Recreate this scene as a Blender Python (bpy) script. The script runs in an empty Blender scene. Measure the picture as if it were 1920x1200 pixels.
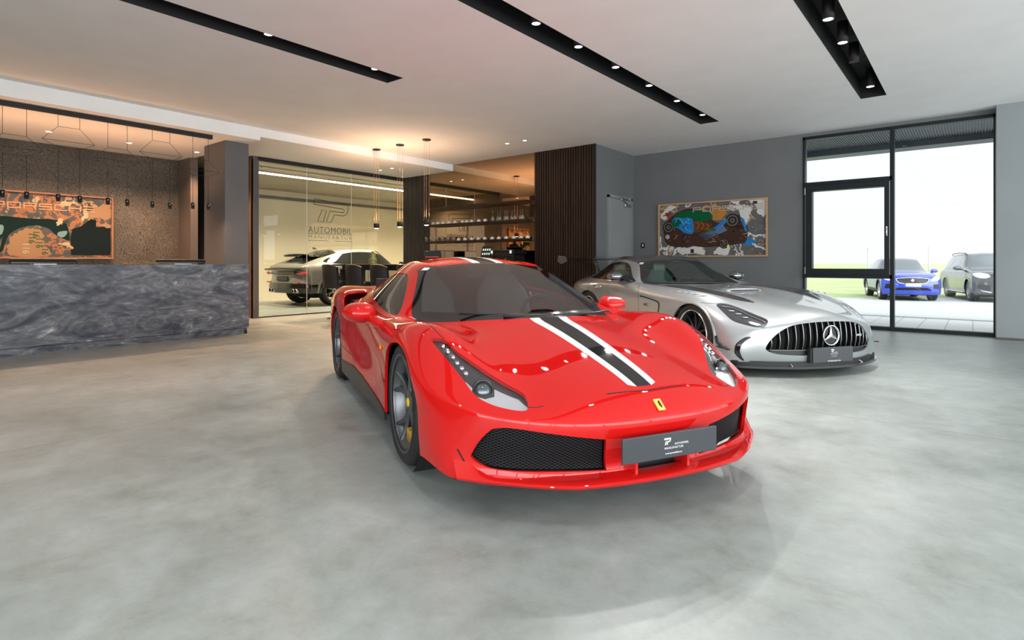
import bpy, bmesh, math, random
import numpy as np
from mathutils import Vector, Matrix
from mathutils.bvhtree import BVHTree
SC = bpy.context.scene
COL = SC.collection
PI = math.pi
random.seed(7)
# ------------------------------------------------------------------ camera
cam_d = bpy.data.cameras.new('camera'); cam = bpy.data.objects.new('camera', cam_d); COL.objects.link(cam)
CAM_H = 1.115; FPX = 1075.0; YAW = math.atan2(864, 1075)
cam.location = (0, 0, CAM_H); cam.rotation_euler = (PI/2, 0, YAW)
cam_d.sensor_width = 36; cam_d.lens = FPX/1920*36; cam_d.shift_y = -106/1920
cam_d.clip_start = .05; cam_d.clip_end = 2000
SC.camera = cam
# ------------------------------------------------------------------ colour, world
SC.view_settings.view_transform = 'Standard'; SC.view_settings.look = 'None'
SC.view_settings.gamma = 1; SC.view_settings.use_curve_mapping = False
SC.view_settings.exposure = 0.0
SC.cycles.use_denoising = True
SC.cycles.max_bounces = 9; SC.cycles.diffuse_bounces = 4; SC.cycles.glossy_bounces = 5
SC.cycles.transparent_max_bounces = 16; SC.cycles.transmission_bounces = 6
SC.cycles.sample_clamp_indirect = 6; SC.cycles.caustics_reflective = False; SC.cycles.caustics_refractive = False
wd = bpy.data.worlds.new('overcast_sky'); SC.world = wd; wd.use_nodes = True
nt = wd.node_tree; nt.nodes.clear()
out = nt.nodes.new('ShaderNodeOutputWorld'); bg = nt.nodes.new('ShaderNodeBackground')
tc = nt.nodes.new('ShaderNodeTexCoord'); dt = nt.nodes.new('ShaderNodeVectorMath'); dt.operation = 'DOT_PRODUCT'
sun_side = Vector((.62, -.70, -.22)).normalized(); dt.inputs[1].default_value = sun_side
nt.links.new(tc.outputs['Generated'], dt.inputs[0])
mr = nt.nodes.new('ShaderNodeMapRange'); mr.inputs[1].default_value = -.35; mr.inputs[2].default_value = .9
mr.inputs[3].default_value = 1.12; mr.inputs[4].default_value = 6.6
nt.links.new(dt.outputs['Value'], mr.inputs[0]); nt.links.new(mr.outputs[0], bg.inputs[1])
bg.inputs[0].default_value = (.94, .985, 1, 1); nt.links.new(bg.outputs[0], out.inputs[0])

# ------------------------------------------------------------------ helpers
def tag(o, label=None, cat=None, group=None, kind=None):
    if label: o['label'] = label
    if cat: o['category'] = cat
    if group: o['group'] = group
    if kind: o['kind'] = kind
    return o
def empty(name, loc=(0, 0, 0), rz=0.0, label=None, cat=None, group=None, parent=None):
    o = bpy.data.objects.new(name, None); COL.objects.link(o); o.location = loc; o.rotation_euler = (0, 0, rz)
    o.empty_display_size = .1
    if parent: o.parent = parent
    return tag(o, label, cat, group)
def copy_tree(o, parent=None):
    c = o.copy(); COL.objects.link(c); c.parent = parent
    for ch in list(o.children): copy_tree(ch, c)
    return c
_M = {}
def mat(name, color=(.8, .8, .8), rough=.5, metal=0., coat=0., emit=None, estr=0., spec=.5, coat_rough=.03, alpha=1.):
    if name in _M: return _M[name]
    m = bpy.data.materials.new(name); m.use_nodes = True; b = m.node_tree.nodes['Principled BSDF']
    b.inputs['Base Color'].default_value = (*color, 1); b.inputs['Roughness'].default_value = rough
    b.inputs['Metallic'].default_value = metal; b.inputs['Coat Weight'].default_value = coat
    b.inputs['Coat Roughness'].default_value = coat_rough; b.inputs['Specular IOR Level'].default_value = spec
    if emit: b.inputs['Emission Color'].default_value = (*emit, 1); b.inputs['Emission Strength'].default_value = estr
    b.inputs['Alpha'].default_value = alpha
    m.diffuse_color = (*color, 1); _M[name] = m; return m
def nodes(m):
    n = m.node_tree.nodes; l = m.node_tree.links
    def N(t, **k):
        x = n.new(t)
        for a, v in k.items(): setattr(x, a, v)
        return x
    return n, l, N, n['Principled BSDF']
def ramp(N, stops, interp='LINEAR'):
    r = N('ShaderNodeValToRGB'); e = r.color_ramp.elements; r.color_ramp.interpolation = interp
    while len(e) > 1: e.remove(e[-1])
    e[0].position = stops[0][0]; e[0].color = (*stops[0][1], 1)
    for p, c in stops[1:]:
        q = e.new(p); q.color = (*c, 1)
    return r
def glassy(name, tint=(.85, .9, .88), ior=1.45, rough=0.0, haze=0.0, haze_col=(.5, .5, .5), boost=0.0):
    """thin glass: what is behind it shows through, tinted, under a mirror reflection that grows at grazing angles"""
    if name in _M: return _M[name]
    m = bpy.data.materials.new(name); m.use_nodes = True; n = m.node_tree.nodes; l = m.node_tree.links; n.clear()
    o = n.new('ShaderNodeOutputMaterial'); t = n.new('ShaderNodeBsdfTransparent'); g = n.new('ShaderNodeBsdfGlossy')
    fr = n.new('ShaderNodeFresnel'); mx = n.new('ShaderNodeMixShader')
    t.inputs[0].default_value = (*tint, 1); g.inputs['Roughness'].default_value = rough; fr.inputs[0].default_value = ior
    g.inputs[0].default_value = (1, 1, 1, 1)
    geo = n.new('ShaderNodeNewGeometry'); 
    ad = n.new('ShaderNodeMath'); ad.operation = 'ADD'; ad.use_clamp = True; ad.inputs[1].default_value = boost
    l.new(fr.outputs[0], ad.inputs[0]); l.new(ad.outputs[0], mx.inputs[0]); l.new(t.outputs[0], mx.inputs[1]); l.new(g.outputs[0], mx.inputs[2])
    # both faces of the sheet behave the same: use the outside index either way
    mf = n.new('ShaderNodeMix'); mf.data_type = 'FLOAT'; mf.inputs[2].default_value = ior; mf.inputs[3].default_value = ior
    l.new(geo.outputs['Backfacing'], mf.inputs[0]); 
    dv = n.new('ShaderNodeMath'); dv.operation = 'DIVIDE'; dv.inputs[0].default_value = 1.0; dv.inputs[1].default_value = ior
    l.new(dv.outputs[0], mf.inputs[3]); l.new(mf.outputs[0], fr.inputs[0])
    last = mx
    if haze > 0:
        d = n.new('ShaderNodeBsdfDiffuse'); d.inputs[0].default_value = (*haze_col, 1); m2 = n.new('ShaderNodeMixShader'); m2.inputs[0].default_value = haze
        l.new(mx.outputs[0], m2.inputs[1]); l.new(d.outputs[0], m2.inputs[2]); last = m2
    l.new(last.outputs[0], o.inputs[0]); _M[name] = m; return m

class MB:
    """collects shapes, then links them as ONE mesh object"""
    def __init__(s): s.v = []; s.f = []; s.mi = []; s.sm = []; s.m = 0; s.smooth = False; s.T = None
    def add(s, vs, fs, smooth=None):
        b = len(s.v)
        for p in vs:
            p = Vector(p)
            if s.T is not None: p = s.T @ p
            s.v.append(tuple(p))
        for q in fs: s.f.append([b+i for i in q]); s.mi.append(s.m); s.sm.append(s.smooth if smooth is None else smooth)
        return s
    def box(s, lo, hi, bev=0.0):
        x0, y0, z0 = [min(a, b) for a, b in zip(lo, hi)]; x1, y1, z1 = [max(a, b) for a, b in zip(lo, hi)]
        if bev <= 0:
            return s.add([(x0,y0,z0),(x1,y0,z0),(x1,y1,z0),(x0,y1,z0),(x0,y0,z1),(x1,y0,z1),(x1,y1,z1),(x0,y1,z1)],
                         [(0,3,2,1),(4,5,6,7),(0,1,5,4),(1,2,6,5),(2,3,7,6),(3,0,4,7)])
        b = min(bev, (x1-x0)/2.01, (y1-y0)/2.01, (z1-z0)/2.01)
        bm = bmesh.new(); bmesh.ops.create_cube(bm, size=1)
        for v in bm.verts: v.co = Vector(((x0+x1)/2+v.co.x*(x1-x0), (y0+y1)/2+v.co.y*(y1-y0), (z0+z1)/2+v.co.z*(z1-z0)))
        bmesh.ops.bevel(bm, geom=bm.edges[:], offset=b, segments=2, affect='EDGES', profile=.5)
        bm.verts.index_update(); s.add([v.co for v in bm.verts], [[v.index for v in f.verts] for f in bm.faces]); bm.free(); return s
    def prism(s, pts, axis, a, b):
        """polygon pts in the plane across `axis`, extruded from a to b"""
        n = len(pts)
        def P(p, t): return {'x': (t, p[0], p[1]), 'y': (p[0], t, p[1]), 'z': (p[0], p[1], t)}[axis]
        return s.add([P(p, a) for p in pts]+[P(p, b) for p in pts],
                     [list(range(n))[::-1], list(range(n, 2*n))]+[(i, (i+1) % n, n+(i+1) % n, n+i) for i in range(n)])
    def tube(s, pts, r, n=8, closed=False, caps=True):
        pts = [Vector(p) for p in pts]; R = r if isinstance(r, (list, tuple)) else [r]*len(pts); K = len(pts); vs = []
        up = None
        for i, p in enumerate(pts):
            a = pts[(i-1) % K] if (closed or i > 0) else p; b = pts[(i+1) % K] if (closed or i < K-1) else p
            t = (b-a).normalized()
            if up is None: up = Vector((0, 0, 1)) if abs(t.z) < .9 else Vector((1, 0, 0))
            u = t.cross(up)
            if u.length < 1e-5: u = t.cross(Vector((0, 1, 0)))
            u.normalize(); w = u.cross(t).normalized(); up = w
            for k in range(n):
                an = 2*PI*k/n; vs.append(p+(u*math.cos(an)+w*math.sin(an))*R[i])
        fs = []
        for i in range(K if closed else K-1):
            j = (i+1) % K
            for k in range(n): fs.append((i*n+k, i*n+(k+1) % n, j*n+(k+1) % n, j*n+k))
        if not closed and caps: fs += [tuple(range(n))[::-1], tuple((K-1)*n+k for k in range(n))]
        return s.add(vs, fs, smooth=True)
    def lathe(s, prof, n=32, axis='z', c=(0, 0, 0), smooth=True, a0=0, a1=2*PI):
        """prof: (radius, height) pairs turned about axis"""
        full = abs(a1-a0-2*PI) < 1e-6; m = n if full else n+1; vs = []
        for r, hgt in prof:
            for k in range(m):
                an = a0+(a1-a0)*k/n; x, y = r*math.cos(an), r*math.sin(an)
                q = {'z': (x, y, hgt), 'x': (hgt, x, y), 'y': (y, hgt, x)}[axis]; vs.append((q[0]+c[0], q[1]+c[1], q[2]+c[2]))
        fs = []
        for i in range(len(prof)-1):
            for k in range(n):
                k2 = (k+1) % m; fs.append((i*m+k, i*m+k2, (i+1)*m+k2, (i+1)*m+k))
        return s.add(vs, fs, smooth=smooth)
    def grid(s, P, closed_u=False, smooth=True):
        nu, nv = len(P), len(P[0]); vs = [p for row in P for p in row]; fs = []
        for i in range(nu if closed_u else nu-1):
            for j in range(nv-1): a = i*nv+j; b = ((i+1) % nu)*nv+j; fs.append((a, b, b+1, a+1))
        return s.add(vs, fs, smooth=smooth)
    def build(s, name, mats, parent=None, loc=None, rz=None, auto=None):
        me = bpy.data.meshes.new(name); me.from_pydata(s.v, [], s.f); 
        for m_ in (mats if isinstance(mats, (list, tuple)) else [mats]): me.materials.append(m_)
        me.polygons.foreach_set('material_index', s.mi); me.polygons.foreach_set('use_smooth', s.sm); me.update()
        bm = bmesh.new(); bm.from_mesh(me); bmesh.ops.recalc_face_normals(bm, faces=bm.faces[:]); bm.to_mesh(me); bm.free()
        if auto: me.set_sharp_from_angle(angle=math.radians(auto))
        o = bpy.data.objects.new(name, me); COL.objects.link(o)
        if parent: o.parent = parent
        if loc: o.location = loc
        if rz is not None: o.rotation_euler = (0, 0, rz)
        return o
def boxo(name, lo, hi, m, parent=None, bev=0.0):
    return MB().box(lo, hi, bev).build(name, m, parent)
def struct(o): o['kind'] = 'structure'; return o
def text_ob(name, body, size, m, parent=None, M4=None, extrude=.0008, align='CENTER', spacing=1.0, shear=0.0, bold=0.0, sx=1.0, line=1.0):
    """lettering as a mesh; lies in the local XY plane, reading along +X"""
    c = bpy.data.curves.new(name, 'FONT'); c.body = body; c.size = size; c.align_x = align; c.align_y = 'CENTER'
    c.extrude = extrude; c.space_character = spacing; c.shear = shear; c.offset = bold; c.space_line = line; c.resolution_u = 3
    t = bpy.data.objects.new(name, c); COL.objects.link(t)
    me = bpy.data.meshes.new_from_object(t.evaluated_get(bpy.context.evaluated_depsgraph_get()))
    bpy.data.objects.remove(t); me.materials.clear(); me.materials.append(m); me.name = name
    T = (M4 or Matrix()) @ Matrix.Diagonal((sx, 1, 1, 1)); me.transform(T)
    o = bpy.data.objects.new(name, me); COL.objects.link(o)
    if parent: o.parent = parent
    return o
def frame_m(origin, xdir, ydir):
    x = Vector(xdir).normalized(); y = Vector(ydir).normalized(); z = x.cross(y)
    M4 = Matrix((x, y, z)).transposed().to_4x4(); M4.translation = Vector(origin); return M4
# ------------------------------------------------------------------ materials of the place
def link(l, a, b): l.new(a, b)
def m_floor():
    m = mat('polished_concrete', (.5, .5, .48), .3); n, l, N, b = nodes(m)
    co = N('ShaderNodeNewGeometry'); P = co.outputs['Position']
    n1 = N('ShaderNodeTexNoise'); n1.inputs['Scale'].default_value = .55; n1.inputs['Detail'].default_value = 8; n1.inputs['Roughness'].default_value = .62; n1.inputs['Distortion'].default_value = .15
    n2 = N('ShaderNodeTexNoise'); n2.inputs['Scale'].default_value = 2.1; n2.inputs['Detail'].default_value = 10; n2.inputs['Roughness'].default_value = .7; n2.inputs['Distortion'].default_value = .25
    for k in (n1, n2): l.new(P, k.inputs['Vector'])
    r1 = ramp(N, [(.30, (.25, .28, .272)), (.5, (.325, .355, .343)), (.70, (.405, .435, .42))]); l.new(n1.outputs[0], r1.inputs[0])
    r2 = ramp(N, [(.30, (.62, .62, .58)), (.45, (.90, .90, .87)), (.55, (1.0, 1.0, 1.0)), (.70, (1.18, 1.18, 1.18))]); l.new(n2.outputs[0], r2.inputs[0])
    mu = N('ShaderNodeMix'); mu.data_type = 'RGBA'; mu.blend_type = 'MULTIPLY'; mu.inputs[0].default_value = .8
    l.new(r1.outputs[0], mu.inputs[6]); l.new(r2.outputs[0], mu.inputs[7])
    n3 = N('ShaderNodeTexNoise'); n3.inputs['Scale'].default_value = 6.5; n3.inputs['Detail'].default_value = 12; n3.inputs['Roughness'].default_value = .75; l.new(P, n3.inputs['Vector'])
    r3 = ramp(N, [(.32, (.80, .81, .80)), (.5, (.98, .99, 1.0)), (.66, (1.10, 1.12, 1.13))]); l.new(n3.outputs[0], r3.inputs[0])
    mu3 = N('ShaderNodeMix'); mu3.data_type = 'RGBA'; mu3.blend_type = 'MULTIPLY'; mu3.inputs[0].default_value = .8; l.new(mu.outputs[2], mu3.inputs[6]); l.new(r3.outputs[0], mu3.inputs[7]); mu = mu3
    # saw-cut joints
    sp = N('ShaderNodeSeparateXYZ'); l.new(P, sp.inputs[0]); acc = None
    for ax, c in (('X', -4.45), ('Y', 4.775), ('Y', -1.1), ('X', 1.4), ('Y', 10.6)):
        s = N('ShaderNodeMath'); s.operation = 'SUBTRACT'; l.new(sp.outputs[ax], s.inputs[0]); s.inputs[1].default_value = c
        a = N('ShaderNodeMath'); a.operation = 'ABSOLUTE'; l.new(s.outputs[0], a.inputs[0])
        t = N('ShaderNodeMath'); t.operation = 'LESS_THAN'; l.new(a.outputs[0], t.inputs[0]); t.inputs[1].default_value = .0035
        if acc is None: acc = t
        else:
            q = N('ShaderNodeMath'); q.operation = 'MAXIMUM'; l.new(acc.outputs[0], q.inputs[0]); l.new(t.outputs[0], q.inputs[1]); acc = q
    m2 = N('ShaderNodeMix'); m2.data_type = 'RGBA'; l.new(acc.outputs[0], m2.inputs[0]); l.new(mu.outputs[2], m2.inputs[6]); m2.inputs[7].default_value = (.17, .17, .16, 1)
    l.new(m2.outputs[2], b.inputs['Base Color'])
    rr = N('ShaderNodeMapRange'); l.new(n2.outputs[0], rr.inputs[0]); rr.inputs[3].default_value = .32; rr.inputs[4].default_value = .48; l.new(rr.outputs[0], b.inputs['Roughness'])
    return m
def m_marble():
    m = mat('blue_grey_marble', (.2, .22, .26), .32); n, l, N, b = nodes(m)
    g = N('ShaderNodeNewGeometry'); mp = N('ShaderNodeMapping'); mp.inputs['Scale'].default_value = (.9, .8, 2.0); mp.inputs['Rotation'].default_value = (.35, 0, 0); l.new(g.outputs['Position'], mp.inputs[0])
    w = N('ShaderNodeTexNoise'); w.inputs['Scale'].default_value = 1.5; w.inputs['Detail'].default_value = 10; w.inputs['Roughness'].default_value = .55; w.inputs['Distortion'].default_value = 2.6
    l.new(mp.outputs[0], w.inputs['Vector'])
    r = ramp(N, [(.25, (.028, .038, .052)), (.42, (.085, .10, .125)), (.5, (.135, .15, .175)), (.56, (.20, .21, .23)), (.60, (.12, .135, .16)), (.68, (.24, .245, .26)), (.74, (.62, .62, .62)), (.78, (.2, .2, .22))]); l.new(w.outputs[0], r.inputs[0])
    w2 = N('ShaderNodeTexNoise'); w2.inputs['Scale'].default_value = 3.4; w2.inputs['Detail'].default_value = 10; w2.inputs['Distortion'].default_value = 2.5; l.new(mp.outputs[0], w2.inputs['Vector'])
    r2 = ramp(N, [(.3, (.45, .47, .52)), (.5, (.9, .9, .92)), (.60, (1.15, 1.15, 1.15)), (.66, (1.5, 1.48, 1.45)), (.685, (2.6, 2.55, 2.5)), (.71, (1.2, 1.2, 1.2))]); l.new(w2.outputs[0], r2.inputs[0])
    mu = N('ShaderNodeMix'); mu.data_type = 'RGBA'; mu.blend_type = 'MULTIPLY'; mu.inputs[0].default_value = .85; l.new(r.outputs[0], mu.inputs[6]); l.new(r2.outputs[0], mu.inputs[7])
    l.new(mu.outputs[2], b.inputs['Base Color']); return m
def m_wallpaper():
    m = mat('scribbled_wallpaper', (.05, .045, .04), .6); n, l, N, b = nodes(m)
    g = N('ShaderNodeNewGeometry'); P = g.outputs['Position']
    ns = N('ShaderNodeTexNoise'); ns.inputs['Scale'].default_value = 5; ns.inputs['Detail'].default_value = 3; l.new(P, ns.inputs['Vector'])
    ad = N('ShaderNodeMix'); ad.data_type = 'VECTOR'; ad.inputs[0].default_value = .12; l.new(P, ad.inputs[4]); l.new(ns.outputs['Color'], ad.inputs[5])
    acc = None
    for sc, th, ft in ((7, .014, 'DISTANCE_TO_EDGE'), (17, .028, 'DISTANCE_TO_EDGE'), (31, .04, 'DISTANCE_TO_EDGE')):
        v = N('ShaderNodeTexVoronoi'); v.feature = ft; v.inputs['Scale'].default_value = sc; l.new(ad.outputs[1], v.inputs['Vector'])
        t = N('ShaderNodeMath'); t.operation = 'LESS_THAN'; l.new(v.outputs['Distance'], t.inputs[0]); t.inputs[1].default_value = th
        if acc is None: acc = t
        else:
            q = N('ShaderNodeMath'); q.operation = 'MAXIMUM'; l.new(acc.outputs[0], q.inputs[0]); l.new(t.outputs[0], q.inputs[1]); acc = q
    for sc, dist in ((10, 6), (14, 9)):
        wv = N('ShaderNodeTexWave'); wv.wave_type = 'RINGS'; wv.inputs['Scale'].default_value = sc; wv.inputs['Distortion'].default_value = dist; wv.inputs['Detail'].default_value = 2; l.new(ad.outputs[1], wv.inputs['Vector'])
        t = N('ShaderNodeMath'); t.operation = 'GREATER_THAN'; l.new(wv.outputs['Fac'], t.inputs[0]); t.inputs[1].default_value = .93
        q = N('ShaderNodeMath'); q.operation = 'MAXIMUM'; l.new(acc.outputs[0], q.inputs[0]); l.new(t.outputs[0], q.inputs[1]); acc = q
    big = N('ShaderNodeTexNoise'); big.inputs['Scale'].default_value = 1.1; l.new(P, big.inputs['Vector'])
    rb = ramp(N, [(.3, (.085, .072, .058)), (.7, (.17, .145, .115))]); l.new(big.outputs[0], rb.inputs[0])
    mx = N('ShaderNodeMix'); mx.data_type = 'RGBA'; l.new(acc.outputs[0], mx.inputs[0]); mx.inputs[6].default_value = (.028, .024, .02, 1); l.new(rb.outputs[0], mx.inputs[7])
    l.new(mx.outputs[2], b.inputs['Base Color']); return m
def m_noise(name, c1, c2, scale=8, rough=.6, stretch=(1, 1, 1), metal=0, detail=6, coat=0, bump=0.0, dist=0.0):
    m = mat(name, c1, rough, metal, coat); n, l, N, b = nodes(m)
    t = N('ShaderNodeTexCoord'); mp = N('ShaderNodeMapping'); mp.inputs['Scale'].default_value = stretch; l.new(t.outputs['Object'], mp.inputs[0])
    k = N('ShaderNodeTexNoise'); k.inputs['Scale'].default_value = scale; k.inputs['Detail'].default_value = detail; k.inputs['Distortion'].default_value = dist; l.new(mp.outputs[0], k.inputs['Vector'])
    r = ramp(N, [(.35, c1), (.65, c2)]); l.new(k.outputs[0], r.inputs[0]); l.new(r.outputs[0], b.inputs['Base Color'])
    if bump:
        bp = N('ShaderNodeBump'); bp.inputs['Strength'].default_value = bump; bp.inputs['Distance'].default_value = .01; l.new(k.outputs[0], bp.inputs['Height']); l.new(bp.outputs[0], b.inputs['Normal'])
    return m
M_FLOOR = m_floor(); M_MARBLE = m_marble(); M_WALLPAPER = m_wallpaper()
M_CEIL = m_noise('white_ceiling_paint', (.84, .84, .835), (.87, .87, .865), 2, .85)
M_GREY = m_noise('grey_wall_paint', (.135, .143, .147), (.15, .158, .162), 1.5, .55)
M_GREYL = m_noise('grey_door_paint', (.23, .24, .245), (.25, .26, .265), 1.5, .5)
M_DARKCOL = m_noise('dark_grey_paint', (.10, .10, .105), (.115, .115, .12), 2, .5)
M_SLAT = m_noise('walnut_slats', (.014, .0065, .004), (.042, .019, .010), 2.2, .5, (9, 9, .25))
M_SLAT2 = m_noise('smoked_oak_slats', (.022, .016, .012), (.050, .036, .027), 2.2, .5, (9, 9, .25))
M_BLACK = mat('matt_black', (.008, .008, .009), .6)
M_RECESS = mat('black_recess_paint', (.006, .006, .007), .7)
M_ANTH = mat('anthracite_aluminium', (.012, .016, .019), .45, 0, spec=.2)
M_COPPER = m_noise('copper_trim', (.26, .115, .055), (.32, .15, .07), 4, .5, metal=.0)
M_BEIGE = m_noise('beige_partition', (.70, .64, .50), (.77, .71, .56), .7, .7)
M_CONC2 = m_noise('grey_concrete_ceiling', (.40, .37, .30), (.46, .43, .35), 1.2, .8)
M_MIRROR = mat('bronze_mirror', (.52, .34, .20), .015, 1.0)
M_GLASS = glassy('clear_partition_glass', (.93, .94, .90), 1.42)
M_WGLASS = glassy('window_glass', (.95, .98, .99), 1.3)
M_STEEL = mat('brushed_steel', (.6, .6, .6), .3, 1.0)
M_CHROME = mat('chrome', (.8, .8, .8), .06, 1.0)
def lampm(name, c, s): return mat(name, (.9, .9, .9), .5, emit=c, estr=s)
M_LAMPC = lampm('cool_lamp_lens', (1, .98, .95), 14); M_LAMPW = lampm('warm_lamp_lens', (1, .80, .58), 12)

# ------------------------------------------------------------------ lights of the room
COLD = (1, .965, .92); WARM = (1, .60, .36)
def spot(name, loc, power, col, angle=100, blend=.7, size=.05, aim=None):
    d = bpy.data.lights.new(name, 'SPOT'); d.energy = power; d.color = col; d.spot_size = math.radians(angle); d.spot_blend = blend; d.shadow_soft_size = size
    o = bpy.data.objects.new(name, d); COL.objects.link(o); o.location = loc
    if aim is not None: o.rotation_euler = (Vector(aim)-Vector(loc)).to_track_quat('-Z', 'Y').to_euler()
    return o
def portal(name, loc, rot, sx, sy):
    d = bpy.data.lights.new(name, 'AREA'); d.shape = 'RECTANGLE'; d.size = sx; d.size_y = sy; d.cycles.is_portal = True
    o = bpy.data.objects.new(name, d); COL.objects.link(o); o.location = loc; o.rotation_euler = rot; return o
HC = 3.45; HS1 = 3.24; HS2 = 3.30; XS = -9.58; YW = 11.35
XR = 5.6; YF = -4.6
portal('portal_back_window', (-1.05, YW+.3, 1.7), (-PI/2, 0, 0), 2.7, 3.4)      # -Z axis must look into the room
portal('portal_side_glazing', (XR+.1, 3.0, 1.7), (0, PI/2, 0), 3.3, 14)
portal('portal_front_glazing', (1.4, YF-.1, 1.7), (PI/2, 0, 0), 8.4, 3.3)

# ------------------------------------------------------------------ floor, ceiling, walls
struct(MB().box((-17, YF, -.2), (XR, YW+.1, 0)).box((-17, YW+.1, -.2), (-11.4, 14.7, 0)).build('floor', M_FLOOR)); struct(boxo('wall_inner', (-11.38, 10.0, 0), (-11.2, 14.7, HS2), M_BEIGE))
STRIPS = [(-5.90, -5.59, 4.77), (-3.56, -3.25, 9.47), (-1.24, -.93, 9.44)]
mb = MB(); xs = [XS-.02]
for a, b, y in STRIPS:
    mb.box((xs[-1], YF, HC), (a, YW, HC+.3)); mb.box((a, y, HC), (b, YW, HC+.3)); xs.append(b)
mb.box((xs[-1], YF, HC), (XR, YW, HC+.3)); struct(mb.build('ceiling', M_CEIL))
mb = MB(); mb.box((-17, YF, HS1), (XS, 4.99, HC+.3)); mb.box((-11.42, 4.99, HS2), (XS-.0, 9.7, HC+.3)); struct(mb.build('ceiling', M_CEIL))
struct(boxo('ceiling', (-17, 4.99, HS1+.06), (-11.42, 14.7, HC+.3), M_CONC2))
for k, (a, b, y) in enumerate(STRIPS):
    m_ = MB(); t = .004; d = .26
    m_.box((a, YF, HC+d), (b, y, HC+d+.02)); m_.box((a, YF, HC-.001), (a+t, y, HC+d)); m_.box((b-t, YF, HC-.001), (b, y, HC+d)); m_.box((a, y-t, HC-.001), (b, y, HC+d))
    struct(m_.build('trim_%d' % (k+1), M_RECESS))
# window wall
mb = MB(); mb.box((-5.73, YW, 0), (-2.385, YW+.3, HC)); mb.box((-2.385, YW, 3.385), (.28, YW+.3, HC)); struct(mb.build('wall_back', M_GREY))
struct(boxo('wall_right', (.27, 11.05, 0), (XR, YW+.3, HC), m_noise('pale_grey_wall_paint', (.23, .255, .265), (.25, .275, .285), 1.5, .55)))
struct(boxo('baseboard_right', (.262, 11.035, 0), (XR, 11.05, .03), mat('bronze_skirting', (.07, .05, .035), .4)))
mb = MB(); mb.box((-7.19, 9.755, 0), (-5.73, YW+.3, HC)); mb.box((-11.4, 9.78, 0), (-7.19, 10.1, HC)); struct(mb.build('wall_bar', M_GREY))
# far room behind the glass
struct(boxo('wall_left', (-16.5, 5.6, 0), (-16.3, 14.7, HS2), M_BEIGE))
struct(boxo('wall_far', (-16.3, 14.5, 0), (-11.4, 14.7, HS2), M_BEIGE))
struct(boxo('wall_corridor', (-16.5, 5.77, 0), (-11.38, 5.87, HS1+.06), M_DARKCOL))
struct(boxo('wall_wallpaper', (-13.0, YF, 0), (-12.8, 4.92, HS1), M_WALLPAPER))
mb = MB(); mb.box((-12.8, 4.92, 0), (-12.22, 5.06, HS1)); mb.box((-17, 4.92, 0), (-12.8, 5.06, HS1)); mb.box((-15.2, 5.06, 0), (-15.1, 5.77, HS1)); struct(mb.build('wall_pier', m_noise('taupe_paint', (.13, .105, .09), (.15, .12, .105), 2, .5)))
struct(boxo('wall_column', (-10.86, 4.605, 0), (-10.05, 5.02, HS1), M_DARKCOL, bev=.004))
struct(boxo('door_2', (-12.9, 5.755, 0), (-12.1, 5.77, 2.15), M_COPPER))
struct(boxo('wall_front', (-17, YF-.1, 0), (-2.84, YF, HC), M_GREY))
mb = MB(); mb.box((5.0+.6, 10.2, 0), (XR+.1, YW, HC)); mb.box((XR, YF, 3.35), (XR+.1, 10.2, HC)); struct(mb.build('wall_side', M_GREY))
mb = MB()   # glazing bars of the windows behind and beside the camera
for y in (YF+.03, -2.0, .6, 3.2, 5.8, 8.2, 10.2): mb.box((XR, y-.04, 0), (XR+.08, y+.04, 3.35))
for x in (-2.8, -.2, 2.4, 5.0): mb.box((x-.04, YF-.08, 0), (x+.04, YF, HC))
mb.box((-2.84, YF-.08, 3.3), (XR, YF, HC)); struct(mb.build('trim_4', M_ANTH))
# window 1
def window():
    f = MB(); y0, y1 = YW-.05, YW+.10; x0, x1 = -2.385, .265
    f.box((x0, y0+.03, 0), (x0+.03, y1, 3.385)); f.box((x1-.02, y0+.03, 0), (x1, y1, 3.385)); f.box((x0, y0+.03, 3.33), (x1, y1, 3.385))
    f.box((x0, y0+.02, 0), (x1, y1, .06)); f.box((-1.07, y0, 0), (-1.01, y1, 3.36)); f.box((x0, y0, 2.50), (-1.04, y1, 2.56)); f.box((x0, y0, .86), (-1.04, y1, .925))
    f = f.build('window_1', M_ANTH); struct(f)
    s = MB(); a, b, c, d = -2.33, -1.085, .925, 2.495; w = .10
    s.box((a, y0-.025, c), (a+w, y1-.02, d)); s.box((b-w*.6, y0-.025, c), (b, y1-.02, d)); s.box((a+w, y0-.025, c), (b-w*.6, y1-.02, c+w)); s.box((a+w, y0-.025, d-w), (b-w*.6, y1-.02, d))
    s.build('sash', M_ANTH, f)
    h = MB(); h.box((-1.122, y0-.04, 1.57), (-1.102, y0-.025, 1.73), .004); h.tube([(-1.112, y0-.035, 1.70), (-1.112, y0-.07, 1.70), (-1.112, y0-.07, 1.57)], .008); h.build('handle', M_STEEL, f)
    for z in (2.40, .99): boxo('hinge', (-2.345, y0-.04, z-.06), (-2.328, y0-.02, z+.06), M_STEEL, f)
    g = MB(); 
    for p in ((-1.04, .265, .05, 3.34), (-2.36, -1.06, 2.55, 3.34), (-2.24, -1.14, 1.02, 2.40), (-2.36, -1.06, .06, .87)): g.add([(p[0], y1-.03, p[2]), (p[1], y1-.03, p[2]), (p[1], y1-.03, p[3]), (p[0], y1-.03, p[3])], [(0, 1, 2, 3)])
    g.build('pane', M_WGLASS, f)
window()
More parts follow.
